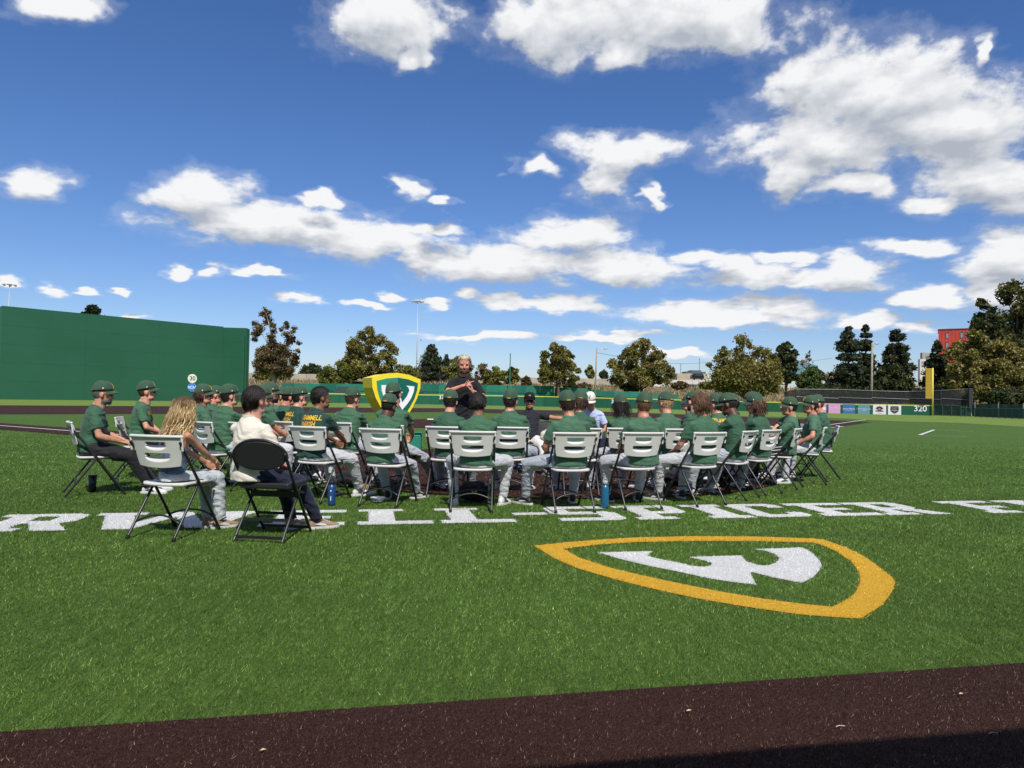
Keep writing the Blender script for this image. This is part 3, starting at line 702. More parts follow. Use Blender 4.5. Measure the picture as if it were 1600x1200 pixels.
cc = np.ones((n, 3, 4), dtype=np.float32); cc[:, :, :3] = c[:, None, :]; me.color_attributes.new('Col', 'FLOAT_COLOR', 'POINT').data.foreach_set('color', cc.reshape(-1))
tag(link('dry_grass', me, mat('grass_blade_far', (1, 1, 1), .9, .1, attr=True)), 'tall dry tan grass growing on the embankment behind the outfield', 'grass', kind='stuff')
hw = thing('highway_wall', 'long pale concrete barrier wall along the top of the embankment', 'wall')
cw = mat('highway_concrete', (.36, .32, .25), .85, .2, var=.15, vscale=.4)
for i in range(44):
    x0_ = -115+i*6.0; x1_ = x0_+5.9
    if x0_ < 62 or x0_ > 100: slab('panel', (x0_, 190), (x1_, 190), 0.5, 7.05+.02*(i % 3), .3, cw, hw)
# white barrier and low buildings beyond it
wb = thing('road_barrier', 'low white road barrier in front of the far beige building', 'barrier')
for i in range(9):
    p, q = P(1022+i*10, 592, 178), P(1031.5+i*10, 592, 178); slab('panel', p, q, 3, (P(1022, 593, 178).z, P(1022, 593, 178).z), .3, mat('white_barrier', (.6, .58, .55), .7), wb)
bd = thing('far_building', 'low beige building with dark rooftop units beyond the road', 'building')
beige = mat('beige_wall', (.40, .33, .23), .8, var=.1, vscale=.3)
p, q = P(1058, 592, 260), P(1106, 592, 260); zz = P(1060, 583.4, 260).z
MB().box(((p.x+q.x)/2, 266, zz/2), (q.x-p.x, 12, zz)).obj('wall', beige, bd)
for a, b, yt in ((1071, 1080, 580.5), (1080, 1096, 578.5), (1096, 1103, 581)):
    u_, v_ = P(a, 583, 262), P(b, 583, 262); MB().box(((u_.x+v_.x)/2, 265, (zz+P(a, yt, 262).z)/2+.02), (v_.x-u_.x-.1, 6, P(a, yt, 262).z-zz)).obj('roof_unit', mat('roof_dark', (.09, .10, .12), .7), bd)
for a in (1064, 1093.3):
    u_ = P(a, 580, 262); MB().tube([(u_.x, 262.5, zz), (u_.x, 262.5, P(a, 568 if a == 1064 else 560, 262).z)], .12, 5).obj('mast', metal_g, bd)
cr = thing('parked_vehicle', 'dark van parked on the road in front of the beige building', 'van', P(1089, 592, 175))
cr.location.z = P(1089, 592.6, 175).z-.2
MB().prism([(-1.5, .3), (1.5, .3), (1.5, .95), (1.2, 1.55), (-.9, 1.6), (-1.5, 1.0)], -.9, .9).xform(Matrix.Rotation(math.pi/2, 4, 'X')).obj('body', mat('van_black', (.015, .017, .02), .3), cr)
for sx in (-.9, .9): MB().tube([(sx, -.95, .3), (sx, -.75, .3)], .3, 14).obj('wheel', black_m, cr)
MB().add([(-.75, -.93, 1.0), (1.15, -.93, 1.0), (1.0, -.93, 1.42), (-.65, -.93, 1.45)], [(0, 1, 2, 3)]).obj('window', mat('far_glass', (.05, .06, .07), .1), cr)

# red building at far right
red = mat('red_cladding', (.46, .055, .035), .6, var=.08, vscale=.5); Yr = 250
p, q = P(1466, 560, Yr), P(1538, 560, Yr); zt = P(1466, 515.5, Yr).z
rb = thing('red_building', 'tall bright red metal clad building behind the big tree', 'building')
n = 16
for k in range(n):
    x0_, x1_ = p.x+(q.x-p.x)*k/n, p.x+(q.x-p.x)*(k+1)/n
    MB().box(((x0_+x1_)/2, Yr+8+.03*(k % 2), zt/2), (x1_-x0_-.06, 16, zt)).obj('cladding_panel', red, rb)
MB().box(((p.x+q.x)/2, Yr+8, zt+.15), (q.x-p.x+.3, 16.4, .3)).obj('roof_edge', mat('roof_red', (.16, .05, .05), .6), rb)
MB().box(((p.x+q.x)/2, Yr+8.3, (zt-.6)/2), (q.x-p.x-.3, 16, zt-.6)).obj('core', red, rb)
for wx, wy in ((1478, 525), (1478, 539.5), (1497, 525), (1503.3, 525), (1497, 539.5), (1503.3, 539.5)):
    c = P(wx, wy, Yr-.02); f_ = MB().box(c, (.95, .12, 2.1)).obj('window', mat('window_frame_dark', (.05, .05, .055), .4), rb)
    MB().box(c-Vector((0, .08, .1)), (.7, .02, 1.7)).obj('pane', mat('window_pane', (.20, .24, .28), .1, .6), f_)
def turn(root, corner, a):
    c = Vector((corner.x, corner.y, 0)); Rm = Matrix.Rotation(a, 4, 'Z')
    for o in list(root.children)+[g_ for ch in root.children for g_ in ch.children]:
        if o.parent == root or True: o.data.transform(Matrix.Translation(-c)) if not o.get('_t') else None
    root.location = c; root.rotation_euler = (0, 0, a)
turn(rb, P(1466, 560, Yr), -R(31))
gb = thing('grey_building', 'small grey and white building left of the red one', 'building')
for a, b, yt, Y, cm, nm in ((1441, 1455, 551, 246, (.30, .29, .26), 'upper_wall'), (1437.5, 1447, 561, 243, (.55, .52, .46), 'lower_wall')):
    p, q = P(a, 560, Y), P(b, 560, Y); z = P(a, yt, Y).z; MB().box(((p.x+q.x)/2, Y+.6, z/2), (q.x-p.x, 1.2, z)).obj(nm, mat('gb_'+nm, cm, .8), gb)
for wy in (566, 571): c = P(1442, wy, 242.9); MB().box(c, (.8, .1, .7)).obj('window', mat('window_pane', (.20, .24, .28)), gb)
hb = thing('far_building', 'distant blue green sloping roof between the trees', 'building')
p, q = P(1236, 575, 320), P(1264, 575, 320); z0_, z1_ = P(1240, 590, 320).z, P(1246, 562.5, 320).z
MB().add([(p.x, 320, z0_), (q.x+4, 320, z0_), (q.x+4, 320, P(1264, 571, 320).z), (p.x+3, 320, z1_), (p.x, 332, z0_), (q.x+4, 332, z0_), (q.x+4, 332, P(1264, 571, 320).z), (p.x+3, 332, z1_)], [(0,1,2,3),(7,6,5,4),(3,2,6,7),(0,3,7,4),(1,5,6,2)]).obj('roof', mat('blue_roof', (.12, .25, .30), .6), hb)
ov = thing('overpass', 'concrete overpass with piers seen between the tree trunks', 'bridge')
p, q = P(1265, 588, 200), P(1316, 588, 200); zt = P(1290, 583, 200).z
MB().box(((p.x+q.x)/2, 202, zt-.7), (q.x-p.x, 4, 1.5)).obj('deck', beige, ov)
for a in (1285, 1300, 1312): u_ = P(a, 590, 200); MB().box((u_.x, 202, (zt-1.5)/2), (.9, 3, zt-1.5)).obj('pier', cw, ov)
sgn = thing('road_sign', 'small blue green road sign between the pines', 'sign', P(1353, 582, 150)); MB().box((0, 0, 0), (2.6, .08, 2.2)).obj('plate', mat('sign_teal', (.05, .28, .30), .5), sgn)
MB().box((0, .1, -4), (.15, .15, 10)).obj('post', metal_g, sgn)

# ------------------------------------------------------------------ black netting, chain link and gates at right
net_m = bpy.data.materials.new('black_netting'); net_m.use_nodes = True
T = NT(net_m.node_tree); b_ = T.n['Principled BSDF']; b_.inputs['Base Color'].default_value = (.012, .013, .014, 1); b_.inputs['Roughness'].default_value = .8; b_.inputs['Alpha'].default_value = .80
net2 = net_m.copy(); net2.name = 'green_mesh_screen'; net2.node_tree.nodes['Principled BSDF'].inputs['Base Color'].default_value = (.012, .045, .035, 1); net2.node_tree.nodes['Principled BSDF'].inputs['Alpha'].default_value = .88
post_b = mat('black_post', (.03, .032, .035), .5)
nf = thing('netting_fence', 'high black netting fence on posts behind the right field banners', 'netting')
npx = [(1226, 612, 108), (1244, 608, 106), (1310, 608.5, 104), (1362, 610.5, 102), (1420, 612, 100), (1470, 610, 97), (1516, 607.5, 95)]
for i in range(len(npx)-1):
    p = P(npx[i][0], npx[i][1], npx[i][2]); q = P(npx[i+1][0], npx[i+1][1], npx[i+1][2])
    for k in range(3):
        u_, v_ = p.lerp(q, k/3), p.lerp(q, (k+1)/3)
        MB().add([(u_.x, u_.y, .1), (v_.x, v_.y, .1), (v_.x, v_.y, v_.z), (u_.x, u_.y, u_.z)], [(0, 1, 2, 3)]).obj('net_panel', net_m, nf)
    MB().tube([(p.x, p.y, 0), (p.x, p.y, p.z)], .07, 8).obj('post', post_b, nf)
    MB().tube([(p.x, p.y-.05, p.z), (q.x, q.y-.05, q.z)], .03, 6).obj('cable', metal_g, nf)
    MB().tube([(p.x, p.y-.06, 2.3), (q.x, q.y-.06, 2.15)], .025, 6).obj('cable', metal_g, nf)
pb = P(1516.5, 600, 94.5)
tag(MB().box((pb.x, pb.y, 1.85), (.55, .3, 3.7)).obj('padded_post', post_b, bevel=.05), 'thick dark padded post at the end of the black netting', 'post')
tag(MB().box((P(1521, 655, 93).x, 93.2, .22), (1.0, .5, .45)).obj('concrete_block', conc, bevel=.03), 'pale concrete block at the foot of the padded post', 'block')
gf = thing('chain_link_fence', 'green mesh screen fence between the foul pole and the padded post', 'fence')
def meshfence(root, px0, px1, y0, y1, Y0, Y1, n, m, pm, rail=True):
    p, q = P(px0, y0, Y0), P(px1, y1, Y1)
    for k in range(n):
        u_, v_ = p.lerp(q, k/n), p.lerp(q, (k+1)/n)
        MB().add([(u_.x, u_.y, .06), (v_.x, v_.y, .06), (v_.x, v_.y, v_.z), (u_.x, u_.y, u_.z)], [(0, 1, 2, 3)]).obj('mesh_panel', m, root)
    for k in range(n+1):
        u_ = p.lerp(q, k/n); MB().tube([(u_.x, u_.y-.04, 0), (u_.x, u_.y-.04, u_.z+.04)], .045, 8).obj('post', pm, root)
    if rail: MB().tube([(p.x, p.y-.04, p.z), (q.x, q.y-.04, q.z)], .035, 6).obj('top_rail', pm, root)
meshfence(gf, 1459, 1501, 632.5, 634.5, 90.5, 87, 3, net2, green_p)
gt = thing('gate', 'green chain link gate beside the padded post', 'gate'); meshfence(gt, 1501, 1517, 637, 637.5, 86.5, 85.5, 2, net2, green_p)
rf = thing('chain_link_fence', 'low green chain link fence with many posts at far right', 'fence'); meshfence(rf, 1523.5, 1640, 637.5, 639.5, 84, 69, 11, net2, green_p)
bl = thing('black_screen', 'long sagging black tarpaulin screen behind the low green fence', 'screen')
p, q = P(1519, 630.5, 92), P(1680, 632, 80); N_ = 44; vs = []; fs = []
for i in range(N_+1):
    u_ = p.lerp(q, i/N_)
    for j in range(7):
        z = u_.z*(j/6); vs.append((u_.x+.05*math.sin(i*1.3+j), u_.y+.25*math.sin(i*.9+j*.7)*(1-j/6), z*(1-.05*math.sin(i*.55)**2)))
for i in range(N_):
    for j in range(6): fs.append((i*7+j, (i+1)*7+j, (i+1)*7+j+1, i*7+j+1))
link('sheet', raw_mesh('sheet', vs, fs, True), mat('black_tarp', (.02, .03, .028), .42, .5), bl)
for k in range(5):
    u_ = p.lerp(q, k/4+.02); MB().tube([(u_.x, u_.y-.2, 0), (u_.x, u_.y-.2, u_.z+.1)], .06, 8).obj('post', metal_g, bl)

# ------------------------------------------------------------------ light poles
pole_m = mat('steel_pole', (.42, .44, .44), .5, metal=.3); wood_m = mat('pole_wood', (.30, .25, .19), .85, var=.2, vscale=2)
def light_mast(px, ytop, ybase, Y, label, r=.28, cluster=True):
    b = P(px, 600, Y); zt = P(px, ytop, Y).z
    t = thing('light_mast', label, 'light pole', (b.x, Y, 0)); MB().tube([(0, 0, 0), (0, 0, zt)], [r, r*.5], 10).obj('pole', pole_m, t, True)
    if cluster:
        MB().tube([(0, 0, zt-.4), (0, 0, zt+.1)], .9, 12).obj('ring', pole_m, t)
        for k in range(6):
            a = k*math.pi/3; MB().beam((0, 0, zt-.2), (2.1*math.cos(a), 2.1*math.sin(a), zt-.1), .12, .12).ell((2.2*math.cos(a), 2.2*math.sin(a), zt-.35), (.55, .55, .35)).obj('lamp', pole_m, t)
    else: MB().ell((0, 0, zt), (.3, .3, .2)).obj('lamp', pole_m, t)
light_mast(650.3, 470, 590, 300, 'tall slender light mast with a ring of lamps left of the speaker')
light_mast(10, 444, 600, 290, 'light mast with a ring of lamps rising behind the tall wall at far left')
light_mast(656.3, 531, 590, 215, 'shorter thin pole just right of the tall light mast', .17, False)
light_mast(542, 516, 590, 320, 'thin distant pole above the broad tree left of centre', .2, False)
def street(px, py, pb, Y, label, arm, lean=0):
    b = P(pb, 610, Y); top = P(px, py, Y)
    t = thing('utility_pole', label, 'pole', (b.x, Y, 0)); MB().tube([(0, 0, 0), (top.x-b.x, 0, top.z)], [.2, .14], 9).obj('pole', wood_m, t, True)
    if arm:
        x_ = top.x-b.x; z_ = top.z-.35
        MB().tube([(x_, 0, z_), (x_+arm*.5, 0, z_+.25), (x_+arm, 0, z_+.3)], .05, 6).obj('arm', pole_m, t)
        MB().ell((x_+arm*1.15, 0, z_+.27), (.45, .2, .13)).obj('lamp', pole_m, t)
    return Vector((b.x, Y, 0))+Vector((top.x-b.x, 0, top.z))
k1 = street(932.5, 544, 929.3, 140, 'leaning wooden pole with a lamp arm between two trees', 1.5)
k2 = street(1363, 536, 1361.5, 112, 'tall wooden pole with a lamp in front of the pines', .6)
mb = MB(); k3 = P(1110, 566, 240)
for a_, b_ in ((k1-Vector((0, 0, .9)), k3), (k3, P(1300, 560, 230))):
    pts = [a_.lerp(b_, i/10)-Vector((0, 0, 1.2*math.sin(math.pi*i/10))) for i in range(11)]; mb.tube(pts, .035, 4)
tag(mb.obj('power_line', post_b), 'thin dark power line running right from the leaning wooden pole', 'cable')
gp = P(796.6, 600, 141)
tag(MB().tube([(gp.x, 141, 0), (gp.x, 141, P(796.6, 552, 141).z)], [.14, .09], 8).obj('green_pole', mat('pole_green', (.03, .16, .10), .5)), 'thin tall green pole behind the outfield fence right of the speaker', 'pole')

# ------------------------------------------------------------------ trees
bark = mat('bark', (.13, .10, .075), .9, .1, var=.4, vscale=3); bark_w = mat('bark_pale', (.34, .30, .24), .9, .1, var=.5, vscale=1.2)
leaf_m = bpy.data.materials.new('leaf'); leaf_m.use_nodes = True
T = NT(leaf_m.node_tree); T.n.remove(T.n['Principled BSDF']); at_ = T.new('ShaderNodeAttribute', attribute_name='Col')
d_ = T.new('ShaderNodeBsdfDiffuse'); tr_ = T.new('ShaderNodeBsdfTranslucent'); T.l.new(at_.outputs[0], d_.inputs[0]); T.l.new(T.mix(1.0, at_.outputs[0], (1.3, 1.2, .7), 'MULTIPLY'), tr_.inputs[0])
gl_ = T.new('ShaderNodeBsdfGlossy'); gl_.inputs['Roughness'].default_value = .45; gl_.inputs['Color'].default_value = (.25, .25, .25, 1)
ms_ = T.new('ShaderNodeMixShader'); ms_.inputs[0].default_value = .28; T.l.new(d_.outputs[0], ms_.inputs[1]); T.l.new(tr_.outputs[0], ms_.inputs[2])
m2_ = T.new('ShaderNodeMixShader'); m2_.inputs[0].default_value = .05; T.l.new(ms_.outputs[0], m2_.inputs[1]); T.l.new(gl_.outputs[0], m2_.inputs[2]); T.l.new(m2_.outputs[0], T.n['Material Output'].inputs[0])

def leaf_cloud(centers, radii, n, size, pal, squash=.8, droop=0):
    """leaf quads scattered through overlapping clumps"""
    cs = np.array(centers); rs = np.array(radii); k = rng.choice(len(cs), n, p=rs**2/np.sum(rs**2))
    d = rng.normal(size=(n, 3)); d /= np.linalg.norm(d, axis=1)[:, None]
    rad = rs[k]*(.45+.6*rng.random(n)**.6)
    core = rng.random(n) < .2; rad = np.where(core, rad*.55, rad)
    p = cs[k]+d*rad[:, None]*np.array([1, 1, squash])
    a = rng.normal(size=(n, 3)); a /= np.linalg.norm(a, axis=1)[:, None]; b = np.cross(a, rng.normal(size=(n, 3))); b /= np.linalg.norm(b, axis=1)[:, None]
    s = size*((.5+rng.random(n))*np.where(core, 2.6, 1))[:, None]
    vs = np.stack([p-a*s*.5, p+b*s*.38, p+a*s*.5, p-b*s*.38], 1)
    pal = np.array(pal); ck = rng.random(len(cs)); tone = .75+.5*ck[k]+rng.normal(0, .12, n)
    w = rng.random(len(cs))[k]; idx = np.clip((w*.6+.4*rng.random(n))*len(pal), 0, len(pal)-1).astype(int)
    c = 1.25*pal[idx]*np.clip(tone, .4, 1.5)[:, None]*np.array([1.05, 1, .95])
    return vs, c
def leaf_obj(name, vs, c, parent):
    n = len(vs); me = bpy.data.meshes.new(name); me.vertices.add(n*4); me.vertices.foreach_set('co', vs.ravel())
    me.loops.add(n*4); me.loops.foreach_set('vertex_index', np.arange(n*4)); me.polygons.add(n); me.polygons.foreach_set('loop_start', np.arange(n)*4); me.update(calc_edges=True)
    cc = np.ones((n, 4, 4), dtype=np.float32); cc[:, :, :3] = c[:, None, :]; me.color_attributes.new('Col', 'FLOAT_COLOR', 'POINT').data.foreach_set('color', cc.reshape(-1))
    return link(name, me, leaf_m, parent)
OLIVE = [(.08,.085,.026),(.11,.11,.034),(.15,.14,.042),(.20,.18,.06),(.065,.072,.024),(.25,.205,.08)]
RUST = [(.10,.075,.035),(.14,.10,.05),(.075,.065,.03),(.18,.13,.07),(.055,.055,.025),(.12,.11,.05)]
YGREEN = [(.10,.12,.025),(.14,.15,.035),(.18,.18,.05),(.07,.09,.02),(.05,.07,.018)]
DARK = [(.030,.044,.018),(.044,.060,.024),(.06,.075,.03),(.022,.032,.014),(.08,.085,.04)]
PINE = [(.028,.046,.026),(.042,.062,.034),(.020,.034,.020),(.065,.075,.042),(.075,.065,.042)]
def tree(px, ytop, ybase, hw, Y, pal, label, z0=0, seed=0, n=9000, crown0=.18, leaf=.34, trunk=True, lobes=None, bk=None, cat='tree', airy=1.0, name='tree'):
    """px centre, pixel rows of the top and of the crown's bottom, pixel half width"""
    r_ = random.Random(seed*77+int(px)); b = P(px, 600, Y); zt = P(px, ytop, Y).z; zb = P(px, ybase, Y).z; W_ = hw*Y/FPX
    t = thing(name, label, cat, (b.x, Y, z0))
    H_ = zt-z0; c0 = max(zb-z0, H_*.04)
    cs = []; rs = []
    lobes = lobes or [(0, 1, 1)]
    branches = []
    for (lx, lh, lw) in lobes:          # lobe: x offset, height share, width share
        top = c0+(H_-c0)*lh; nn = int(50*lw*airy)
        for i in range(nn):
            f = (i+.5)/nn; prof = math.sqrt(max(0, 1-(max(f, .0)*1.75-.72)**2)) if f > .41 else (.80+.20*f/.41)
            prof = min(1, max(prof, .18)); a = r_.random()*6.283; q = r_.random()**.42*prof
            rr_ = W_*lw*(.20+.18*r_.random())*(1 if f < .8 else .75)
            x = lx*W_+math.cos(a)*q*W_*lw*.82; y = math.sin(a)*q*W_*lw*.72; z = c0+rr_*.6+(top-c0-rr_*1.3)*f
            cs.append((x, y, z)); rs.append(rr_); branches.append((x, y, z))
        branches.append((lx*W_, 0, top*.9))
    if trunk:
        mb = MB(); tr = max(.12, H_*.022)
        mb.tube([(0, 0, -.3), (.1, 0, H_*.2), (-.05, .1, H_*.45), (0, 0, H_*.8)], [tr*1.2, tr*.95, tr*.6, tr*.15], 8)
        for x, y, z in branches[::4]:
            s = min(z*.75, max(c0*.8, z*.45)); mb.tube([(0, 0, s), (x*.5, y*.5, s+(z-s)*.65), (x, y, z)], [tr*.38, tr*.22, tr*.08], 5)
        mb.obj('trunk', bk or bark, t, True)
    vs, c = leaf_cloud(cs, rs, n, leaf*1.02, pal); o = leaf_obj('crown', vs, c, t); return t
def conifer(px, ytop, ybase, hw, Y, label, z0=0, n=7000, seed=0, irregular=.32, pal=PINE):
    r_ = random.Random(seed*31+int(px)); b = P(px, 600, Y); zt = P(px, ytop, Y).z; W_ = hw*Y/FPX; H_ = zt-z0; zb = P(px, ybase, Y).z-z0
    t = thing('pine_tree', label, 'tree', (b.x, Y, z0)); MB().tube([(0, 0, -.3), (0, 0, H_*.98)], [H_*.022, .03], 7).obj('trunk', bark, t, True)
    cs = []; rs = []; mb = MB(); lv = 14
    for i in range(lv):
        f = min(1, max(0, i/(lv-1)+r_.uniform(-.035, .035))); z = zb+(H_-zb)*(f**.9); L = W_*(1-f)**.62*(1.12-irregular*1.6*r_.random())+.3
        k = 3 if f > .9 else 7
        a0 = r_.random()*6
        for j in range(k):
            a = a0+j*6.283/k+r_.uniform(-.3, .3); l = L*(1.1-irregular*2.0*r_.random()); droop = .45*l*r_.uniform(-1, 1)
            tip = (math.cos(a)*l, math.sin(a)*l, z+droop*.3+r_.uniform(-.2, .2)); mb.tube([(0, 0, z), tip], [.07, .02], 4)
            for s in (.3, .55, .78, .98):
                cs.append((tip[0]*s, tip[1]*s, z+(tip[2]-z)*s)); rs.append((.36+.15*L)*(1.15-.40*s)*1.2)
    cs.append((0, 0, H_-.25)); rs.append(.3)
    mb.obj('branches', bark, t)
    vs, c = leaf_cloud(cs, rs, int(n*1.1), .34, pal, .8); leaf_obj('crown', vs, c, t); return t
BZ = 4.6
tree(428, 478, 590, 44, 146, RUST, 'brownish two-peaked sycamore right beside the tall green wall', seed=1, n=12000, lobes=[(-.36, 1, .66), (.46, .80, .56), (.0, .5, .8)], bk=bark_w, airy=.9, leaf=.30)
tree(578, 508, 592, 52, 148, OLIVE, 'broad olive green tree standing behind the yellow shield', seed=2, n=15000, lobes=[(-.1, 1, .72), (.45, .74, .55), (-.5, .62, .5)])
tree(524, 562, 604, 32, 146, YGREEN, 'low yellow green bushy tree left of the shield', seed=3, n=7000, trunk=True, lobes=[(-.3, .8, .7), (.3, 1, .8)])
tree(487, 567, 590, 20, 200, DARK, 'small round dark bush on the horizon above the barrier wall', z0=5, seed=4, n=3500, trunk=False)
tree(633, 570, 600, 26, 160, YGREEN, 'rounded light green bush between the shield and the light mast', z0=1, seed=5, n=5000)
conifer(673, 539, 590, 25, 185, 'dark spruce right beside the tall light mast', z0=5, n=6500, irregular=.2)
conifer(697, 556, 590, 9, 185, 'small dark spruce between the big spruce and the speaker', z0=5, n=1500)
tree(715, 556, 600, 25, 165, YGREEN, 'yellow green tree directly behind the speaker', z0=3, seed=6, n=6000)
tree(755, 566, 596, 16, 168, RUST, 'thin sparse shrub right of the speaker', z0=4, seed=7, n=900, airy=.6)
tree(774, 572, 604, 20, 160, YGREEN, 'low yellow green bush left of the thin green pole', z0=3, seed=8, n=3600, trunk=False)
tree(800, 573, 600, 14, 160, YGREEN, 'low yellow green bush behind the thin green pole', z0=3, seed=9, n=2500, trunk=False)
tree(822, 588, 606, 9, 158, RUST, 'small brown round shrub on the embankment left of the lone tree', z0=3, seed=10, n=1200, trunk=False, cat='shrub', name='shrub')
tree(872, 534, 600, 37, 141.6, OLIVE, 'lone olive tree whose trunk stands before the teal windscreen', seed=11, n=9500, lobes=[(-.15, 1, .7), (.45, .80, .55), (-.5, .6, .5)], bk=bark)
tree(921, 570, 592, 9, 200, YGREEN, 'tiny green tree just left of the leaning wooden pole', z0=5, seed=12, n=1200)
tree(943, 578, 592, 8, 200, DARK, 'tiny dark green bush just right of the leaning wooden pole', z0=5, seed=13, n=900, trunk=False)
tree(912, 598, 612, 14, 156, RUST, 'low brown scrub on the embankment below the wooden pole', z0=2, seed=14, n=1500, trunk=False, cat='shrub', name='shrub')
tree(1002, 527, 604, 52, 150, OLIVE, 'wide rounded olive tree between the leaning pole and the beige building', z0=1, seed=15, n=15000, lobes=[(0, 1, .62), (-.5, .78, .55), (.52, .72, .5)])
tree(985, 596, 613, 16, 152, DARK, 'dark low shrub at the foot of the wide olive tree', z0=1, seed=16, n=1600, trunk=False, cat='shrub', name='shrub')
tree(1163, 520, 618, 60, 128, OLIVE, 'largest olive tree in the middle right rising behind the seated players', seed=17, n=20000, lobes=[(.0, 1, .68), (-.55, .80, .5), (.55, .78, .55), (0, .6, 1)])
tree(1228, 534, 600, 22, 138, DARK, 'dark tree touching the right side of the largest olive tree', seed=18, n=5000)
tree(1262, 548, 590, 14, 190, RUST, 'thin almost bare tree against the sky left of the pines', seed=19, n=260, airy=.7, bk=bark_w)
tree(1268, 572, 612, 26, 150, [(.04,.075,.02),(.06,.10,.03),(.09,.13,.04),(.03,.055,.015)], 'fresh green small tree left of the first pine', seed=20, n=6500)
conifer(1325, 511, 614, 36, 134, 'tall pine with open spreading branches, left one of the pine pair', n=10000, seed=1)
conifer(1352, 510, 612, 22, 136, 'slim pine top just left of the wooden pole', n=6000, seed=2)
conifer(1400, 517, 622, 40, 126, 'dense broad pine right of the wooden pole', n=13000, seed=3, pal=PINE+[(.07,.06,.03)])
tree(1392, 570, 628, 36, 122, DARK, 'dark scrubby undergrowth tree below the broad pine', seed=21, n=8000)
conifer(1464, 536, 622, 24, 122, 'dark pine standing in front of the red building', n=8000, seed=4)
tree(1590, 434, 600, 100, 112, DARK+OLIVE[:3], 'very big dark tree at the right edge of the picture', seed=22, n=34000, lobes=[(-.05, 1, .62), (-.55, .82, .40), (.5, .9, .7), (-.3, .55, .7)], leaf=.40)
tree(1560, 512, 628, 88, 104, OLIVE+YGREEN[:2], 'yellow flecked olive tree in front of the very big dark one', seed=23, n=30000, lobes=[(-.45, .98, .5), (.1, .85, .6), (.6, .8, .5), (-.6, .5, .42)], leaf=.34)
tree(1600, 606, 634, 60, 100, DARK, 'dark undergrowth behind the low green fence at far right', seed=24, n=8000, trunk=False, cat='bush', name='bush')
tree(1470, 600, 634, 50, 112, DARK, 'dark bushes behind the black netting', seed=25, n=7000, trunk=False, cat='bush', name='bush')
tree(1310, 606, 634, 60, 118, DARK, 'dark bushes behind the left part of the netting', seed=26, n=7000, trunk=False, cat='bush', name='bush')
tree(140, 475, 600, 30, 135, [(.02,.03,.015),(.03,.04,.02),(.045,.05,.025)], 'dark tree crown just showing over the tall green wall', seed=27, n=6000, leaf=.5)
tree(425, 578, 596, 30, 178, YGREEN, 'light green low bush behind the two-peaked sycamore', z0=4, seed=28, n=3500, trunk=False, cat='bush', name='bush')
for i, (px, hw_) in enumerate(((560, 16), (604, 12), (1062, 14), (890, 10), (1110, 22))):
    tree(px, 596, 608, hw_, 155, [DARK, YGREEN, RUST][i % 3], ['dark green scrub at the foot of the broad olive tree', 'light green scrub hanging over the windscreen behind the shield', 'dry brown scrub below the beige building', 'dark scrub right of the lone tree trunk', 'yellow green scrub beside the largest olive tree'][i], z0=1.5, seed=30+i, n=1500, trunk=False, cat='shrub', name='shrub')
# ------------------------------------------------------------------ templates: head, hand, shoe, cap
def ell_pts(): pass
def make_head():
    mb = MB()
    mb.ell((0, .000, .128), (.077, .098, .098), 20, 14); mb.ell((0, .035, .085), (.064, .062, .075), 18, 12)
    mb.ell((0, .052, .035), (.050, .046, .036), 14, 10); mb.ell((0, .080, .012), (.024, .020, .017), 10, 8)
    mb.tube([(0, .095, .112), (0, .106, .092), (0, .114, .074)], [.009, .011, .014], 8, rnd=True); mb.ell((0, .102, .070), (.018, .012, .009), 10, 6)
    for s in (-1, 1):
        mb.ell((s*.036, .072, .073), (.024, .022, .020), 10, 8)                       # cheek
        mb.ell((s*.030, .086, .127), (.026, .012, .008), 10, 6)                       # brow
        mb.ell((s*.080, -.006, .092), (.009, .019, .031), 10, 8, Matrix.Rotation(R(-12), 3, 'X') @ Matrix.Rotation(R(s*-18), 3, 'Z'))
        mb.ell((s*.042, .030, .028), (.022, .045, .026), 10, 8)                       # jaw side
    mb.tube([(0, -.018, -.06), (0, -.006, .03), (0, .0, .07)], [(.060, .062), (.059, .063), (.057, .060)], 14, side=(1, 0, 0))
    mb.ell((0, .094, .040), (.024, .011, .006), 10, 6); mb.ell((0, .092, .030), (.020, .011, .006), 10, 6)
    me = remesh(mb, .0076, 2, 'head'); co = get_co(me)
    for s in (-1, 1):
        d = co-np.array([s*.031, .088, .108]); g_ = np.exp(-(d**2).sum(1)/(2*.013**2)); co[:, 1] -= .010*g_
    d = co-np.array([0, .104, .0352]); g_ = np.exp(-(d[:, 2]/.003)**2-(d[:, 0]/.022)**2)*(co[:, 1] > .07); co[:, 1] -= .005*g_
    set_co(me, co); return me
HEAD = make_head()
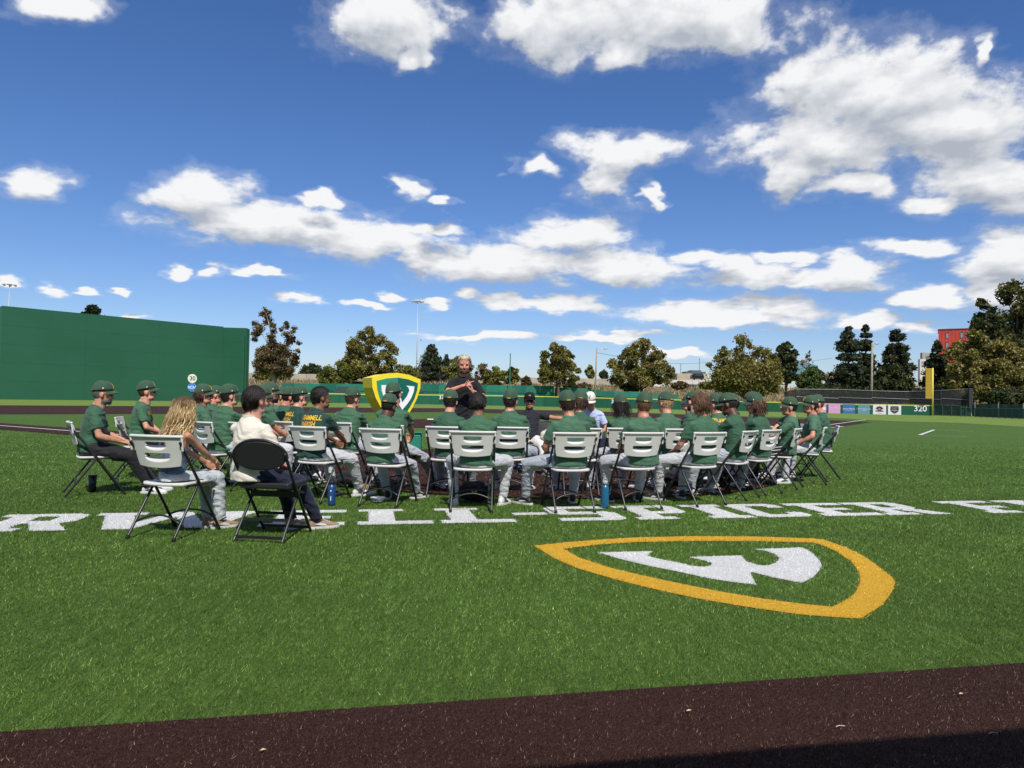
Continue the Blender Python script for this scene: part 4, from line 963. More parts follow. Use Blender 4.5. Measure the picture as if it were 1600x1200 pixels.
def make_hand(curl=.35, point=False, spread=.10):
    """right hand, wrist at origin, fingers along +Y, palm facing -Z, thumb on -X side"""
    mb = MB()
    mb.tube([(0, -.03, 0), (0, .01, 0), (0, .045, -.002), (0, .085, -.004)], [(.025, .019), (.031, .018), (.041, .016), (.040, .013)], 12, side=(1, 0, 0), rnd=True)
    L = [(-.031, .072, .068), (-.010, .078, .076), (.011, .075, .070), (.031, .066, .056)]
    for i, (x, l0, ln) in enumerate(L):
        c = curl*(1+.15*i); c = .05 if (point and i == 0) else (1.25 if point else c)
        p = Vector((x, .082, -.003)); pts = [Vector((x*.8, .05, -.003)), p]; an = 0; sp = (i-1.5)*spread
        for k, f in enumerate((.45, .30, .25)):
            an += c*(.8 if k == 0 else 1.0); p = p+Vector((math.sin(sp)*math.cos(an), math.cos(sp)*math.cos(an), -math.sin(an)))*ln*f; pts.append(p)
        mb.tube(pts, [.0100, .0100, .0094, .0088, .0075], 8, rnd=True)
    th = [(-.018, .018, -.006), (-.040, .042, -.012), (-.056, .066, -.020), (-.060, .090, -.026)]
    mb.tube(th, [.014, .0125, .0105, .0085], 8, rnd=True)
    return remesh(mb, .0070, 1, 'hand')
HAND = make_hand(); HAND_OPEN = make_hand(.12, False, .16); HAND_POINT = make_hand(.3, True)
def make_shoe():
    mb = MB()
    mb.tube([(0, -.075, .045), (0, -.02, .048), (0, .06, .040), (0, .13, .032), (0, .185, .026)], [(.034, .042), (.038, .044), (.043, .036), (.045, .028), (.030, .020)], 14, side=(1, 0, 0), rnd=True)
    mb.tube([(0, -.05, .05), (0, -.045, .10)], [(.040, .045), (.038, .042)], 12, side=(1, 0, 0), rnd=True)
    up = remesh(mb, .011, 2, 'shoe_upper')
    out = [(.0, -.125), (.028, -.115), (.040, -.08), (.040, -.02), (.046, .06), (.052, .12), (.044, .175), (.022, .205), (0, .212), (-.022, .205), (-.042, .175), (-.050, .12), (-.044, .06), (-.038, -.02), (-.038, -.08), (-.028, -.115)]
    sole = MB().prism(out[::-1], 0.0, .026).mesh('sole')
    lc = MB()
    for k in range(5): lc.tube([(-.022, .045+.018*k, .082-.007*k), (0, .052+.018*k, .088-.007*k), (.022, .045+.018*k, .082-.007*k)], .0032, 5)
    st = MB()
    for s in (-1, 1): st.add([(s*.042, -.06, .05), (s*.0465, .02, .035), (s*.049, .07, .030), (s*.047, .05, .052), (s*.043, .0, .062)], [(0, 1, 2, 3, 4) if s > 0 else (4, 3, 2, 1, 0)])
    return up, sole, lc.mesh('laces'), st.mesh('stripe')
SHOE = make_shoe()
def cap_surf(th, f, off=0.0):
    """crown surface: th angle (0 = front +Y), f 0 rim .. 1 top"""
    z0 = .142+.016*math.cos(th) ; zt = .256
    ph = f*math.pi/2; r = max(0, math.cos(ph))**.62
    seam = abs(math.cos(3*th)); a = .0895+off; b = .1085+off
    k = r*(1-.010*(seam**14)*math.sin(ph*2))
    zz = z0+(zt-z0)*(math.sin(ph)**1.05)
    return Vector((math.sin(th)*a*k, -.003+math.cos(th)*b*k*(1.0-.04*f), zz+off*f))
def make_cap():
    N_, M_ = 48, 10; vs = []; fs = []
    for j in range(M_+1):
        for i in range(N_): vs.append(cap_surf(2*math.pi*i/N_, j/M_*.985))
    for j in range(M_):
        for i in range(N_): fs.append((j*N_+i, j*N_+(i+1) % N_, (j+1)*N_+(i+1) % N_, (j+1)*N_+i)[::-1])
    vs.append(cap_surf(0, 1)*0+Vector((0, -.003, .2572))); fs += [(M_*N_+i, M_*N_+(i+1) % N_, len(vs)-1)[::-1] for i in range(N_)]
    k0 = len(vs)                      # inner turn-in so the rim has thickness
    for i in range(N_): vs.append(cap_surf(2*math.pi*i/N_, 0, -.004)+Vector((0, 0, .012)))
    fs += [(i, (i+1) % N_, k0+(i+1) % N_, k0+i) for i in range(N_)]
    crown = raw_mesh('crown', vs, fs, True)
    vs = []; fs = []; A_, B_ = 20, 6
    for s in (0, 1):
        for j in range(B_+1):
            for i in range(A_+1):
                t = (i/A_-.5)*2; th = t*R(74); base = cap_surf(th, .01); e = (1-abs(t)**2.6)**.8
                p = base+Vector((math.sin(th)*.006, .066*e, 0))*(j/B_); p.z = base.z-.006-.014*(t*t)-(.010*(j/B_)**1.5)-.030*t*t*(j/B_)*.6-(.004 if s else 0)
                vs.append(p)
    W_ = A_+1; K = W_*(B_+1)
    for j in range(B_):
        for i in range(A_):
            a = j*W_+i; fs.append((a, a+1, a+W_+1, a+W_)); fs.append((K+a, K+a+W_, K+a+W_+1, K+a+1))
    for i in range(A_): a = B_*W_+i; fs.append((a, a+1, K+a+1, K+a))
    brim = raw_mesh('brim', vs, fs, True)
    btn = MB().ell((0, -.003, .258), (.008, .008, .004), 10, 5).mesh('button', True)
    def patch(name, cells, off):
        mb = MB()
        for th0, th1, f0, f1 in cells:
            n = max(1, int(abs(th1-th0)/.08)); 
            for k in range(n):
                a, b = th0+(th1-th0)*k/n, th0+(th1-th0)*(k+1)/n
                mb.add([cap_surf(a, f0, off), cap_surf(b, f0, off), cap_surf(b, f1, off), cap_surf(a, f1, off)], [(3, 2, 1, 0)])
        return mb.mesh(name)
    pi = math.pi
    strip_ = patch('rear_lettering', [(pi-.24+.048*k, pi-.24+.048*k+.036, .065+.008*(k % 2), .125) for k in range(10)], .0016)
    W2 = MB()
    def cp(x, y): return cap_surf(x*.42, .34+y*.26, .003)
    for poly in ([(-1,.9),(-.55,1),(-.35,0),(-.6,-.9)], [(-.6,-.9),(-.35,0),(0,.55),(-.2,-.3)], [(.6,-.9),(.2,-.3),(0,.55),(.35,0)], [(1,.9),(.6,-.9),(.35,0),(.55,1)]):
        W2.add([cp(*q) for q in poly], [(0, 1, 2, 3)])
    side = MB()
    for th in (pi/2, -pi/2):
        c = [cap_surf(th+.055*math.cos(k*pi/4), .16+.055*math.sin(k*pi/4), .002) for k in range(8)]; side.add(c, [tuple(range(8))])
    return crown, brim, btn, strip_, W2.mesh('front_logo'), side.mesh('side_badge')
CAP = make_cap()

# ------------------------------------------------------------------ cloth and skin materials
def cloth_mat(name, col, attr=None, var=.10, sheen=.25, fold=1.0, rough=.75):
    m = bpy.data.materials.new(name); m.use_nodes = True; T = NT(m.node_tree); b = T.n['Principled BSDF']
    b.inputs['Roughness'].default_value = rough; b.inputs['Specular IOR Level'].default_value = .22; b.inputs['Sheen Weight'].default_value = sheen*.4
    vec = T.new('ShaderNodeTexCoord').outputs['Object']
    n = T.noise(vec, 9, 4, .6); T.inp(b, 'Base Color', T.mix(T.ramp(n, .3, .7), tuple(c*(1-var) for c in col), tuple(c*(1+var) for c in col)))
    mp = T.new('ShaderNodeMapping'); mp.inputs['Scale'].default_value = (1.0, 1.0, 2.2); mp.inputs['Rotation'].default_value = (.3, .5, .2); T.l.new(vec, mp.inputs[0])
    rd = T.math('ABSOLUTE', T.math('SUBTRACT', T.noise(mp.outputs[0], 5.0, 3, .5, 1.1), .5))
    h = T.math('ADD', T.math('MULTIPLY', T.math('POWER', rd, .6), 1.1), T.math('MULTIPLY', T.noise(vec, 420, 2, .5), .025))
    bn = T.new('ShaderNodeBump'); bn.inputs['Strength'].default_value = .75*fold; bn.inputs['Distance'].default_value = .020
    T.l.new(h, bn.inputs['Height']); T.l.new(bn.outputs[0], b.inputs['Normal']); return m
TEE = [cloth_mat('jersey_green', (.046, .122, .066)), cloth_mat('jersey_green_faded', (.056, .135, .078)), cloth_mat('jersey_green_deep', (.036, .098, .056))]
TEE_DARK = cloth_mat('tee_dark_green', (.014, .052, .040)); TEE_BLACK = cloth_mat('tee_black', (.010, .010, .012)); TEE_NAVYBLK = cloth_mat('polo_black', (.014, .015, .022))
SHIRT_CREAM = cloth_mat('shirt_cream', (.64, .60, .50), var=.04, fold=.45); POLO_BLUE = cloth_mat('polo_pale_blue', (.42, .50, .70), var=.04)
PANTS = [cloth_mat('trousers_grey', (.40, .42, .46), var=.04, fold=1.3), cloth_mat('trousers_light', (.50, .51, .53), var=.04, fold=1.3), cloth_mat('trousers_cool', (.36, .39, .44), var=.04, fold=1.3)]
PANTS_BLACK = cloth_mat('trousers_black', (.012, .012, .015)); PANTS_NAVY = cloth_mat('trousers_navy', (.014, .018, .040)); PANTS_WHITE = cloth_mat('trousers_white', (.66, .63, .58), var=.03)
DENIM = cloth_mat('denim', (.055, .095, .17), var=.45, fold=.8); JEAN_PALE = cloth_mat('jeans_pale', (.42, .46, .48), var=.12)
CAPG = mat('cap_green', (.042, .082, .048), .8, .2, var=.10, vscale=20, bump=.25, bscale=300, bdist=.001, sheen=.1)
CAPB = mat('cap_black', (.012, .012, .014), .8, .2, bump=.2, bscale=300, bdist=.001); CAPW = mat('cap_white', (.66, .63, .55), .8, .2)
GOLD = mat('gold_print', (.72, .43, .02), .6); GOLDT = mat('gold_thread', (.52, .38, .08), .7); BADGE = mat('badge_white', (.6, .62, .6), .6)
def skin_mat(name, col):
    m = bpy.data.materials.new(name); m.use_nodes = True; T = NT(m.node_tree); b = T.n['Principled BSDF']
    b.inputs['Roughness'].default_value = .48; b.inputs['Specular IOR Level'].default_value = .35
    b.inputs['Subsurface Weight'].default_value = .0
    vec = T.new('ShaderNodeTexCoord').outputs['Object']
    n = T.noise(vec, 24, 4, .6); T.inp(b, 'Base Color', T.mix(T.ramp(n, .3, .7), (col[0]*.92, col[1]*.82, col[2]*.80), (min(1, col[0]*1.08), col[1]*1.08, col[2]*1.05)))
    bn = T.new('ShaderNodeBump'); bn.inputs['Strength'].default_value = .15; bn.inputs['Distance'].default_value = .002; T.l.new(T.noise(vec, 150, 3), bn.inputs['Height']); T.l.new(bn.outputs[0], b.inputs['Normal'])
    return m
SK = {'fair': skin_mat('skin_fair', (.56, .29, .20)), 'tan': skin_mat('skin_tan', (.46, .235, .145)), 'red': skin_mat('skin_ruddy', (.54, .24, .165)), 'brown': skin_mat('skin_brown', (.20, .095, .055)), 'dark': skin_mat('skin_dark', (.10, .048, .030))}
def hair_mat(name, col):
    m = bpy.data.materials.new(name); m.use_nodes = True; T = NT(m.node_tree); b = T.n['Principled BSDF']
    b.inputs['Roughness'].default_value = .5; b.inputs['Specular IOR Level'].default_value = .22
    a = T.new('ShaderNodeAttribute', attribute_name='Col'); T.l.new(T.mix(1.0, a.outputs[0], (*col, 1), 'MULTIPLY'), b.inputs['Base Color'])
    vec = T.new('ShaderNodeTexCoord').outputs['Object']
    mp = T.new('ShaderNodeMapping'); mp.inputs['Scale'].default_value = (1, 1, .25); T.l.new(vec, mp.inputs[0])
    bn = T.new('ShaderNodeBump'); bn.inputs['Strength'].default_value = .8; bn.inputs['Distance'].default_value = .006; T.l.new(T.noise(mp.outputs[0], 160, 3, .6, .6), bn.inputs['Height']); T.l.new(bn.outputs[0], b.inputs['Normal'])
    return m
HM = {'black': hair_mat('hair_black', (.016, .012, .0105)), 'brown': hair_mat('hair_brown', (.060, .032, .018)), 'darkbrown': hair_mat('hair_dark_brown', (.028, .016, .011)), 'blond': hair_mat('hair_blond', (.34, .23, .11)), 'lightbrown': hair_mat('hair_light_brown', (.115, .062, .032)), 'grey': hair_mat('hair_grey', (.10, .09, .085)), 'platinum': hair_mat('hair_platinum', (.55, .47, .34))}
SOLE_W = mat('sole_white', (.62, .61, .58), .6); SHOE_W = mat('shoe_white', (.62, .62, .61), .55, bump=.2, bscale=90); SHOE_B = mat('shoe_black', (.02, .02, .022), .5); SHOE_T = mat('shoe_tan', (.28, .19, .12), .7); STRIPE = mat('shoe_stripe', (.05, .05, .055), .5); STRIPE_W = mat('shoe_stripe_white', (.6, .6, .6), .5)
SHADE = mat('sunglasses', (.01, .01, .012), .12, .6); EYE_M = mat('eye_white', (.30, .27, .25), .4); IRIS = mat('eye_iris', (.04, .025, .015), .2); LIP = mat('lip', (.36, .13, .10), .5)

def add_col(me, arr):
    at = me.color_attributes.new('Col', 'FLOAT_COLOR', 'POINT'); c = np.ones((len(me.vertices), 4), dtype=np.float32); c[:, :3] = arr; at.data.foreach_set('color', c.reshape(-1))
def strands(roots, dirs, length, w, wave, n, seg=6, grav=.6, colfn=None, curl=0, rs=None):
    """ribbons that start on the scalp and fall; returns mesh data"""
    r_ = rs or rng; vs = []; fs = []; cs = []
    for i in range(n):
        k = r_.integers(len(roots)); p = np.array(roots[k], dtype=float); d = np.array(dirs[k], dtype=float); L = length*(.6+.6*r_.random())
        side = np.cross(d, [0, 0, 1.0]); side = side/(np.linalg.norm(side)+1e-6); ph = r_.random()*6.28; c = colfn(r_) if colfn else (.45+.8*r_.random()+(1.3 if r_.random() < .12 else 0))*np.ones(3)
        b0 = len(vs)
        for s in range(seg+1):
            t = s/seg; ww = w*(1-.75*t)*.5; off = side*wave*math.sin(ph+t*(4+curl))*t+(np.array(dirs[k])*curl*.0015*math.cos(ph+t*curl*1.5))
            vs += [p+off-side*ww, p+off+side*ww]; cs += [c, c]
            d = d+np.array([0, 0, -grav])*(1/seg)*1.6; d = d/np.linalg.norm(d); p = p+d*L/seg
        fs += [(b0+2*s, b0+2*s+1, b0+2*s+3, b0+2*s+2) for s in range(seg)]
    return vs, fs, cs
HEADCO = get_co(HEAD).copy(); HEADNO = get_no(HEAD).copy()
HF = [tuple(p.vertices) for p in HEAD.polygons]
def tangent_down(low):
    n = HEADNO[low]; d = np.array([0, -.35, -1.0])+np.stack([HEADCO[low][:, 0]*2, 0*low, 0*low], 1); d = d-n*(d*n).sum(1)[:, None]
    return d/(np.linalg.norm(d, axis=1)[:, None]+.15)
def hair_mesh(style, seed, capped=True):
    """hair shell grown from the head surface plus loose strands"""
    rs = np.random.default_rng(seed); x, y, z = HEADCO.T
    nape = {'short': .032, 'mid': .015, 'long': -.01, 'fade': .042, 'woman': -.02, 'crop': .045, 'neat': .030, 'curly': .015}[style]
    thick = {'short': .011, 'mid': .018, 'long': .022, 'fade': .005, 'woman': .022, 'crop': .012, 'neat': .010, 'curly': .026}[style]
    line = np.where(y > .055, .172, np.where(y > .012, .172-(.055-y)/.043*.060, np.where(y > -.02, .075, nape)))
    ear = (np.abs(x) > .066) & (np.abs(y+.004) < .026) & (z < .125) & (z > .055)
    m = np.clip((z-line)/.018, 0, 1)*np.clip((.088-y)/.02+ (z-.16)/.02, 0, 1); m[ear] = 0
    if style in ('mid', 'long', 'curly', 'woman'): m = np.maximum(m, (np.clip((.012-y)/.02, 0, 1)*np.clip((z-nape)/.02, 0, 1)))
    nz = vnoise(HEADCO*38+seed, seed); nz2 = vnoise(HEADCO*np.array([90, 90, 30])+seed, seed+1)
    uncapped = not capped
    th = thick*(.70+.45*nz+.2*nz2)
    if capped: m = m*np.clip((.150-z)/.010, 0, 1)
    else: th = th*1.35
    co = HEADCO+HEADNO*(th*m)[:, None]-HEADNO*.0015*(m < .05)[:, None]
    keep = [f for f in HF if all(m[i] > .04 for i in f)]
    used = sorted({i for f in keep for i in f}); idx = {k: n for n, k in enumerate(used)}
    vs = [co[i] for i in used]; fs = [tuple(idx[i] for i in f) for f in keep]; cs = [np.ones(3)*(.75+.5*nz[i]) for i in used]
    scal = np.where((m > .5) & (z < .16) & (y < .03))[0] if not uncapped else np.where(m > .5)[0]
    if style in ('mid', 'long', 'curly', 'short', 'crop', 'neat'):
        ln = {'short': .022, 'mid': .050, 'long': .11, 'curly': .085, 'crop': .024, 'neat': .040}[style]
        low = scal[(y[scal] < .01)] if capped else scal
        v2, f2, c2 = strands(co[low], (HEADNO[low]*.55+np.array([0, -.1, -.5])) if capped else (HEADNO[low]*(.11 if style == 'neat' else .34)+tangent_down(low)), ln, {'curly': .006, 'neat': .0028, 'crop': .0034}.get(style, .0034), {'curly': .014, 'neat': .001}.get(style, .003), {'short': 160, 'mid': 620, 'long': 760, 'curly': 620, 'crop': 620, 'neat': 900}[style]*(1 if capped else 3), 5, .8, curl=0 if style != 'curly' else 9, rs=rs)
        b0 = len(vs); vs += v2; fs += [tuple(i+b0 for i in f) for f in f2]; cs += c2
    me = raw_mesh('hair', vs, fs, True); add_col(me, np.array(cs)); return me

# ------------------------------------------------------------------ the figure
def ik(a, b, l1, l2, pole):
    a, b, pole = Vector(a), Vector(b), Vector(pole); d = b-a; L = min(d.length, (l1+l2)*.998); b = a+d.normalized()*L
    ca = (l1*l1+L*L-l2*l2)/(2*l1*L); h = l1*math.sqrt(max(0, 1-ca*ca)); dn = d.normalized(); pl = (pole-dn*pole.dot(dn)).normalized()
    return a+dn*l1*ca+pl*h, b
def xf_mesh(mb, me, M):
    k = len(mb.v); mb.v += [M @ v.co for v in me.vertices]; flip = M.determinant() < 0
    mb.f += [tuple(i+k for i in (tuple(p.vertices)[::-1] if flip else tuple(p.vertices))) for p in me.polygons]
def basis(y, up):
    y = Vector(y).normalized(); z = Vector(up); z = (z-y*z.dot(y)).normalized(); x = y.cross(z)
    return Matrix((x, y, z)).transposed()
def fold(me, amp, seed, lam=.075, lo=None, axis=(0.25, .1, 1)):
    co = get_co(me); no = get_no(me); n1 = vnoise(co*7+seed*3.1, seed); n2 = vnoise(co*16+seed, seed+4); d = np.array(axis)/np.linalg.norm(axis)
    ph = (co@d)/lam*6.283+n1*9+n2*2.5; mask = np.clip(vnoise(co*5+seed*1.7, seed+9)*2-.45, 0, 1)
    w = np.sin(ph)*mask*amp+(n2-.5)*amp*.7+(n1-.5)*amp*.6
    set_co(me, co+no*w[:, None])

def person(px, Y, heading, label, skin='fair', tee=None, pants=None, hair='brown', style='short', cap='green', lean=-6, twist=0, arms='thighs', knees=(.12, .12), feet=None,
           head=(0, 0), scale=1.0, build=1.0, shoes='white', extra=(), sleeve=.55, stand=False, seed=0, zoff=0, world=None, group='players in green jerseys seated in rows', shins=True, nose=True, shoe_h=0, stripe=None, women=False, sit=.0, roll=0, seat_z=.456):
    x0 = XY(px, Y) if world is None else world[0]; y0 = Y if world is None else world[1]
    root = thing('person', label, 'person', (x0, y0, zoff), -R(heading), group); root.scale = (scale,)*3
    skm = SK[skin]; rs = random.Random(seed+int(px)); B = build
    def press(me):                    # what rests on the seat is flattened by it
        if stand: return
        zs = seat_z/scale; co = get_co(me); m_ = (co[:, 2] < zs) & (co[:, 1] < .17) & (co[:, 1] > -.30) & (co[:, 2] > .27)
        co[m_, 2] = zs-(zs-co[m_, 2])*.03; set_co(me, co)
    hz = .545 if not stand else .95; hip = Vector((0, -.07 if not stand else 0, hz))
    th = R(lean); tw = R(twist)
    def sp(t, side=0, fwd=0, b=0):
        """point up the spine t metres; side/fwd offsets in the twisted chest frame"""
        f = t/.55; bend = th*(.55+.6*f); y = hip.y+t*math.sin(bend); z = hip.z+t*math.cos(bend)
        a = tw*f; return Vector((side*math.cos(a)+fwd*math.sin(a), y+fwd*math.cos(a)-side*math.sin(a)*1.0, z+0))
    neck = sp(.52, 0, .0); up = (sp(.55)-sp(.35)).normalized()
    headp = neck+up*.026+Vector((0, .040, .0))
    shl = [sp(.425, s*.166*B, 0) for s in (-1, 1)]
    # legs
    hipj = [hip+Vector((s*.088*B, .02, -.005)) for s in (-1, 1)]
    legs = []
    for i, s in enumerate((-1, 1)):
        if stand: kn, an = hipj[i]+Vector((s*.02, .02, -.44)), Vector((s*.11, 0, .085))
        else:
            fx = (feet or ((.18, .44), (.18, .44)))[i]; an = Vector((s*fx[0], fx[1], .095)); kn, an = ik(hipj[i], an, .43, .43, (s*knees[i]*4.2, .9, 1.25))
        legs.append((hipj[i], kn, an, Vector((s*(.25+knees[i]*.8), 1, 0)).normalized() if not stand else Vector((s*.25, 1, 0)).normalized()))
    # arms: wrist targets
    A = {'thighs': [((-.15, .27, .635), (-.5, -.5, -.3), None), ((.15, .27, .635), (.5, -.5, -.3), None)],
         'lap': [((-.05, .21, .62), (-.8, -.3, -.3), None), ((.05, .22, .625), (.8, -.3, -.3), None)],
         'elbows': [((-.05, .50, .60), (-.5, -.2, -.8), None), ((.05, .50, .61), (.5, -.2, -.8), None)],
         'crossed': [((.10, .20, .83), (-.7, -.1, -.6), None), ((-.10, .22, .81), (.7, -.1, -.6), None)],
         'hip': [((-.15, .27, .635), (-.5, -.5, -.3), None), ((.30, -.02, .55), (1.0, -.55, .05), None)],
         'knee': [((-.22, .40, .60), (-.5, -.4, -.3), None), ((.22, .40, .60), (.5, -.4, -.3), None)],
         'hiplow': [((-.15, .27, .635), (-.5, -.5, -.3), None), ((.24, .16, .60), (1.0, -.6, -.2), None)],
         'speak': [((-.12, .29, 1.24), (-.7, -.1, -.8), None), ((-.00, .31, 1.31), (.8, .1, -.5), None)],
         'chair': [((-.68, .08, .90), (-.2, -.2, -1), None), ((.15, .27, .62), (.5, -.5, -.3), None)]}
    A = A[arms] if isinstance(arms, str) else arms
    armj = []
    for i, (w_, pole, _) in enumerate(A):
        s = (-1, 1)[i]; sh = shl[i]
        el, wr = ik(sh, w_, .285, .255, pole); armj.append((sh, el, wr))
    # --- body: one surface of torso, limbs, neck
    mb = MB(); S = (1, 0, 0)
    mb.tube([sp(-.03), sp(.08), sp(.20), sp(.33), sp(.43), sp(.49)], [(.150*B, .105), (.145*B, .10), (.128*B, .095), (.145*B, .10), (.130*B, .085), (.06, .06)], 14, side=S, rnd=True)
    mb.tube([sp(.42), neck, headp+up*.03], [.070, .063, .058], 10, rnd=True)
    for (a, k, an, fd) in legs:
        mb.tube([a, a.lerp(k, .5), k], [.083*B, .072*B, .056], 10, rnd=True); mb.tube([k, k.lerp(an, .3), k.lerp(an, .7), an], [.053, .055, .042, .036], 10, rnd=True)
    for (sh, el, wr) in armj:
        mb.tube([sh, sh.lerp(el, .4), el], [.040, .044*B, .038], 10, rnd=True); mb.tube([el, el.lerp(wr, .3), wr], [.039, .041*B, .026], 10, rnd=True)
    bm_ = remesh(mb, .0200, 2, 'body'); press(bm_); bd_ = MB(); xf_mesh(bd_, bm_, Matrix.Identity(4)); bpy.data.meshes.remove(bm_)
    # head
    yaw, pitch = head; HM_ = Matrix.Translation(headp) @ Matrix.Rotation(-R(yaw), 4, 'Z') @ Matrix.Rotation(-R(pitch), 4, 'X') @ Matrix.Rotation(R(roll), 4, 'Y')
    hs_ = 1.09 if not women else 1.05; HM_ = HM_ @ Matrix.Scale(hs_, 4)
    xf_mesh(bd_, HEAD, HM_)
    # hands
    for i, (sh, el, wr) in enumerate(armj):
        d = (wr-el).normalized(); upv = Vector((0, 0, 1)) if abs(d.z) < .85 else Vector((0, 1, 0)); hm = HAND
        pal = Vector((0, 0, 1))
        if arms in ('thighs', 'knee', 'lap', 'hiplow'): d = (d+Vector((0, .9, -.25))).normalized()
        if arms == 'elbows': d = (d+Vector((-(-1, 1)[i]*.5, .2, -.3))).normalized(); upv = Vector(((-1, 1)[i]*1.0, 0, .3))
        if arms == 'speak':
            if i == 0: hm = HAND_OPEN; d = Vector((.45, .35, .75)).normalized(); upv = Vector((-.5, .6, .2))
            else: hm = HAND_POINT; d = Vector((-.93, .15, .28)).normalized(); upv = Vector((.1, .6, .8))
        if arms == 'chair' and i == 0: hm = HAND
        M = Matrix.Translation(wr) @ basis(d, upv).to_4x4()
        if i == 0: M = M @ Matrix.Scale(-1, 4, (1, 0, 0))
        xf_mesh(bd_, hm, M)
    body = bd_.obj('body', skm, root, True)
    # --- shirt
    tee = tee or TEE[rs.randrange(3)]
    mb = MB(); k = B
    if 'straps' in extra:
        mb.tube([sp(-.03), sp(.10), sp(.22), sp(.30)], [(.175*k, .128), (.158*k, .118), (.148*k, .112), (.160*k, .118)], 16, side=S, rnd=False)
    elif stand:
        mb.tube([sp(-.16), sp(-.02), sp(.12), sp(.26), sp(.37), sp(.45), sp(.505)], [(.185*k, .135), (.178*k, .128), (.172*k, .125), (.186*k, .130), (.188*k, .124), (.152*k, .104), (.084, .078)], 16, side=S)
    else:
        mb.tube([sp(-.045), sp(.05), sp(.15), sp(.27), sp(.37), sp(.45), sp(.505), sp(.530)], [(.194*k, .146), (.186*k, .144), (.168*k, .134), (.180*k, .132), (.180*k, .122), (.150*k, .102), (.086, .080), (.074, .070)], 16, side=S)
    if 'straps' not in extra:
        for (sh, el, wr) in armj:
            p1 = sh.lerp(el, min(1, sleeve*1.28)); inn = sh.lerp(sp(.43), .5)
            if sleeve <= 1: mb.tube([inn, sh+Vector((0, 0, -.004)), sh.lerp(el, .35), p1], [.056, .056, .060*B, .061*B], 12, rnd=False)
            else: mb.tube([inn, sh, sh.lerp(el, .5), el], [.068, .068, .060, .054], 12, rnd=True); mb.tube([el, el.lerp(wr, .5), wr], [.053, .048, .036], 12)
    sm_ = remesh(mb, .0145, 4, 'shirt'); fold(sm_, .0058, seed+int(px), .085); press(sm_); shirt = link('shirt', sm_, tee, root)
    if 'collar' in extra:
        c = MB(); c.tube([neck-up*.03, neck+up*.014, neck+up*.024], [(.076, .076), (.067, .069), (.070, .072)], 18, side=S, caps=False); c.obj('collar', tee, root, True)
    bv = BVHTree.FromPolygons([v.co for v in sm_.vertices], [tuple(p.vertices) for p in sm_.polygons])
    if 'straps' in extra:
        for s in (-1, 1):
            c = MB(); c.tube([sp(.29, s*.085, -.115), sp(.38, s*.088, -.105), sp(.462, s*.088, -.055), sp(.478, s*.085, .0), sp(.42, s*.08, .085), sp(.30, s*.07, .12)], [(.016, .006)]*6, 8, side=S); c.obj('strap', DENIM, root, True)
    # --- trousers
    pants = pants or PANTS[rs.randrange(3)]
    mb = MB()
    mb.tube([hip+Vector((0, -.005, -.055)), hip+Vector((0, -.01, .03)), sp(.10)], [(.166*B, .122), (.160*B, .118), (.130*B, .092)], 14, side=S, rnd=True)
    shorts = 'shorts' in extra
    for (a, kn, an, fd) in legs:
        if stand: mb.tube([a, a.lerp(kn, .5), kn], [.105*B, .092*B, .072], 12, rnd=True)
        else: mb.tube([a, a.lerp(kn, .5), kn], [.108*B, .094*B, .077], 12, rnd=True)
        if not shorts: mb.tube([kn, kn.lerp(an, .3), kn.lerp(an, .75), an+Vector((0, 0, .03 if not shins else -.01))], [.075, .070, .060, .055], 12)
    pm_ = remesh(mb, .0170, 3, 'trousers'); fold(pm_, .0055, seed+3+int(px), .075, axis=(.2, .5, 1)); press(pm_); link('trousers', pm_, pants, root)
    if shorts:
        for (a, kn, an, fd) in legs:
            c = MB(); c.tube([kn, kn.lerp(an, .3), kn.lerp(an, .75), an], [.060, .060, .046, .040], 12, rnd=True); c.obj('legging', JEAN_PALE if women else PANTS_BLACK, root, True)
    if 'sidestripe' in extra:
        pv = BVHTree.FromPolygons([v.co for v in pm_.vertices], [tuple(p.vertices) for p in pm_.polygons])
        for (a, kn, an, fd) in legs:
            for o_ in (-.018, 0, .018):
                c = MB(); pts = []
                for t_ in (.1, .25, .4, .55, .7, .85, 1.0):
                    q = a.lerp(kn, t_); s = 1 if a.x > 0 else -1; hit = pv.ray_cast(q+Vector((s*.3, 0, .12+o_*3)), Vector((-s*.3, 0, -.12)).normalized())
                    if hit[0]: pts.append(hit[0])
                if len(pts) > 2: c.tube(pts, .006, 5); c.obj('side_stripe', STRIPE_W, root)
    # --- shoes
    up_m = {'white': SHOE_W, 'black': SHOE_B, 'tan': SHOE_T, 'bw': SHOE_B}[shoes]
    for (a, kn, an, fd) in legs:
        e = bpy.data.objects.new('shoe', SHOE[0]); 
        o = link('shoe', shared(SHOE[0], up_m), up_m, root); o.location = (an.x, an.y+.02, 0.0); o.rotation_euler = (0, 0, math.atan2(-fd.x, fd.y)); o.scale = (.95, .95, .95); bpy.data.objects.remove(e)
        for me_, nm, mm in ((SHOE[1], 'sole', SOLE_W), (SHOE[2], 'laces', SOLE_W), (SHOE[3], 'side_mark', STRIPE if shoes == 'white' else STRIPE_W)):
            link(nm, me_.copy() if not me_.materials else me_, mm, o) if False else link(nm, shared(me_, mm), mm, o)
    # --- hair, cap, face
    def hl(name, me, m):
        o = link(name, me, m, root); o.matrix_local = HM_; return o
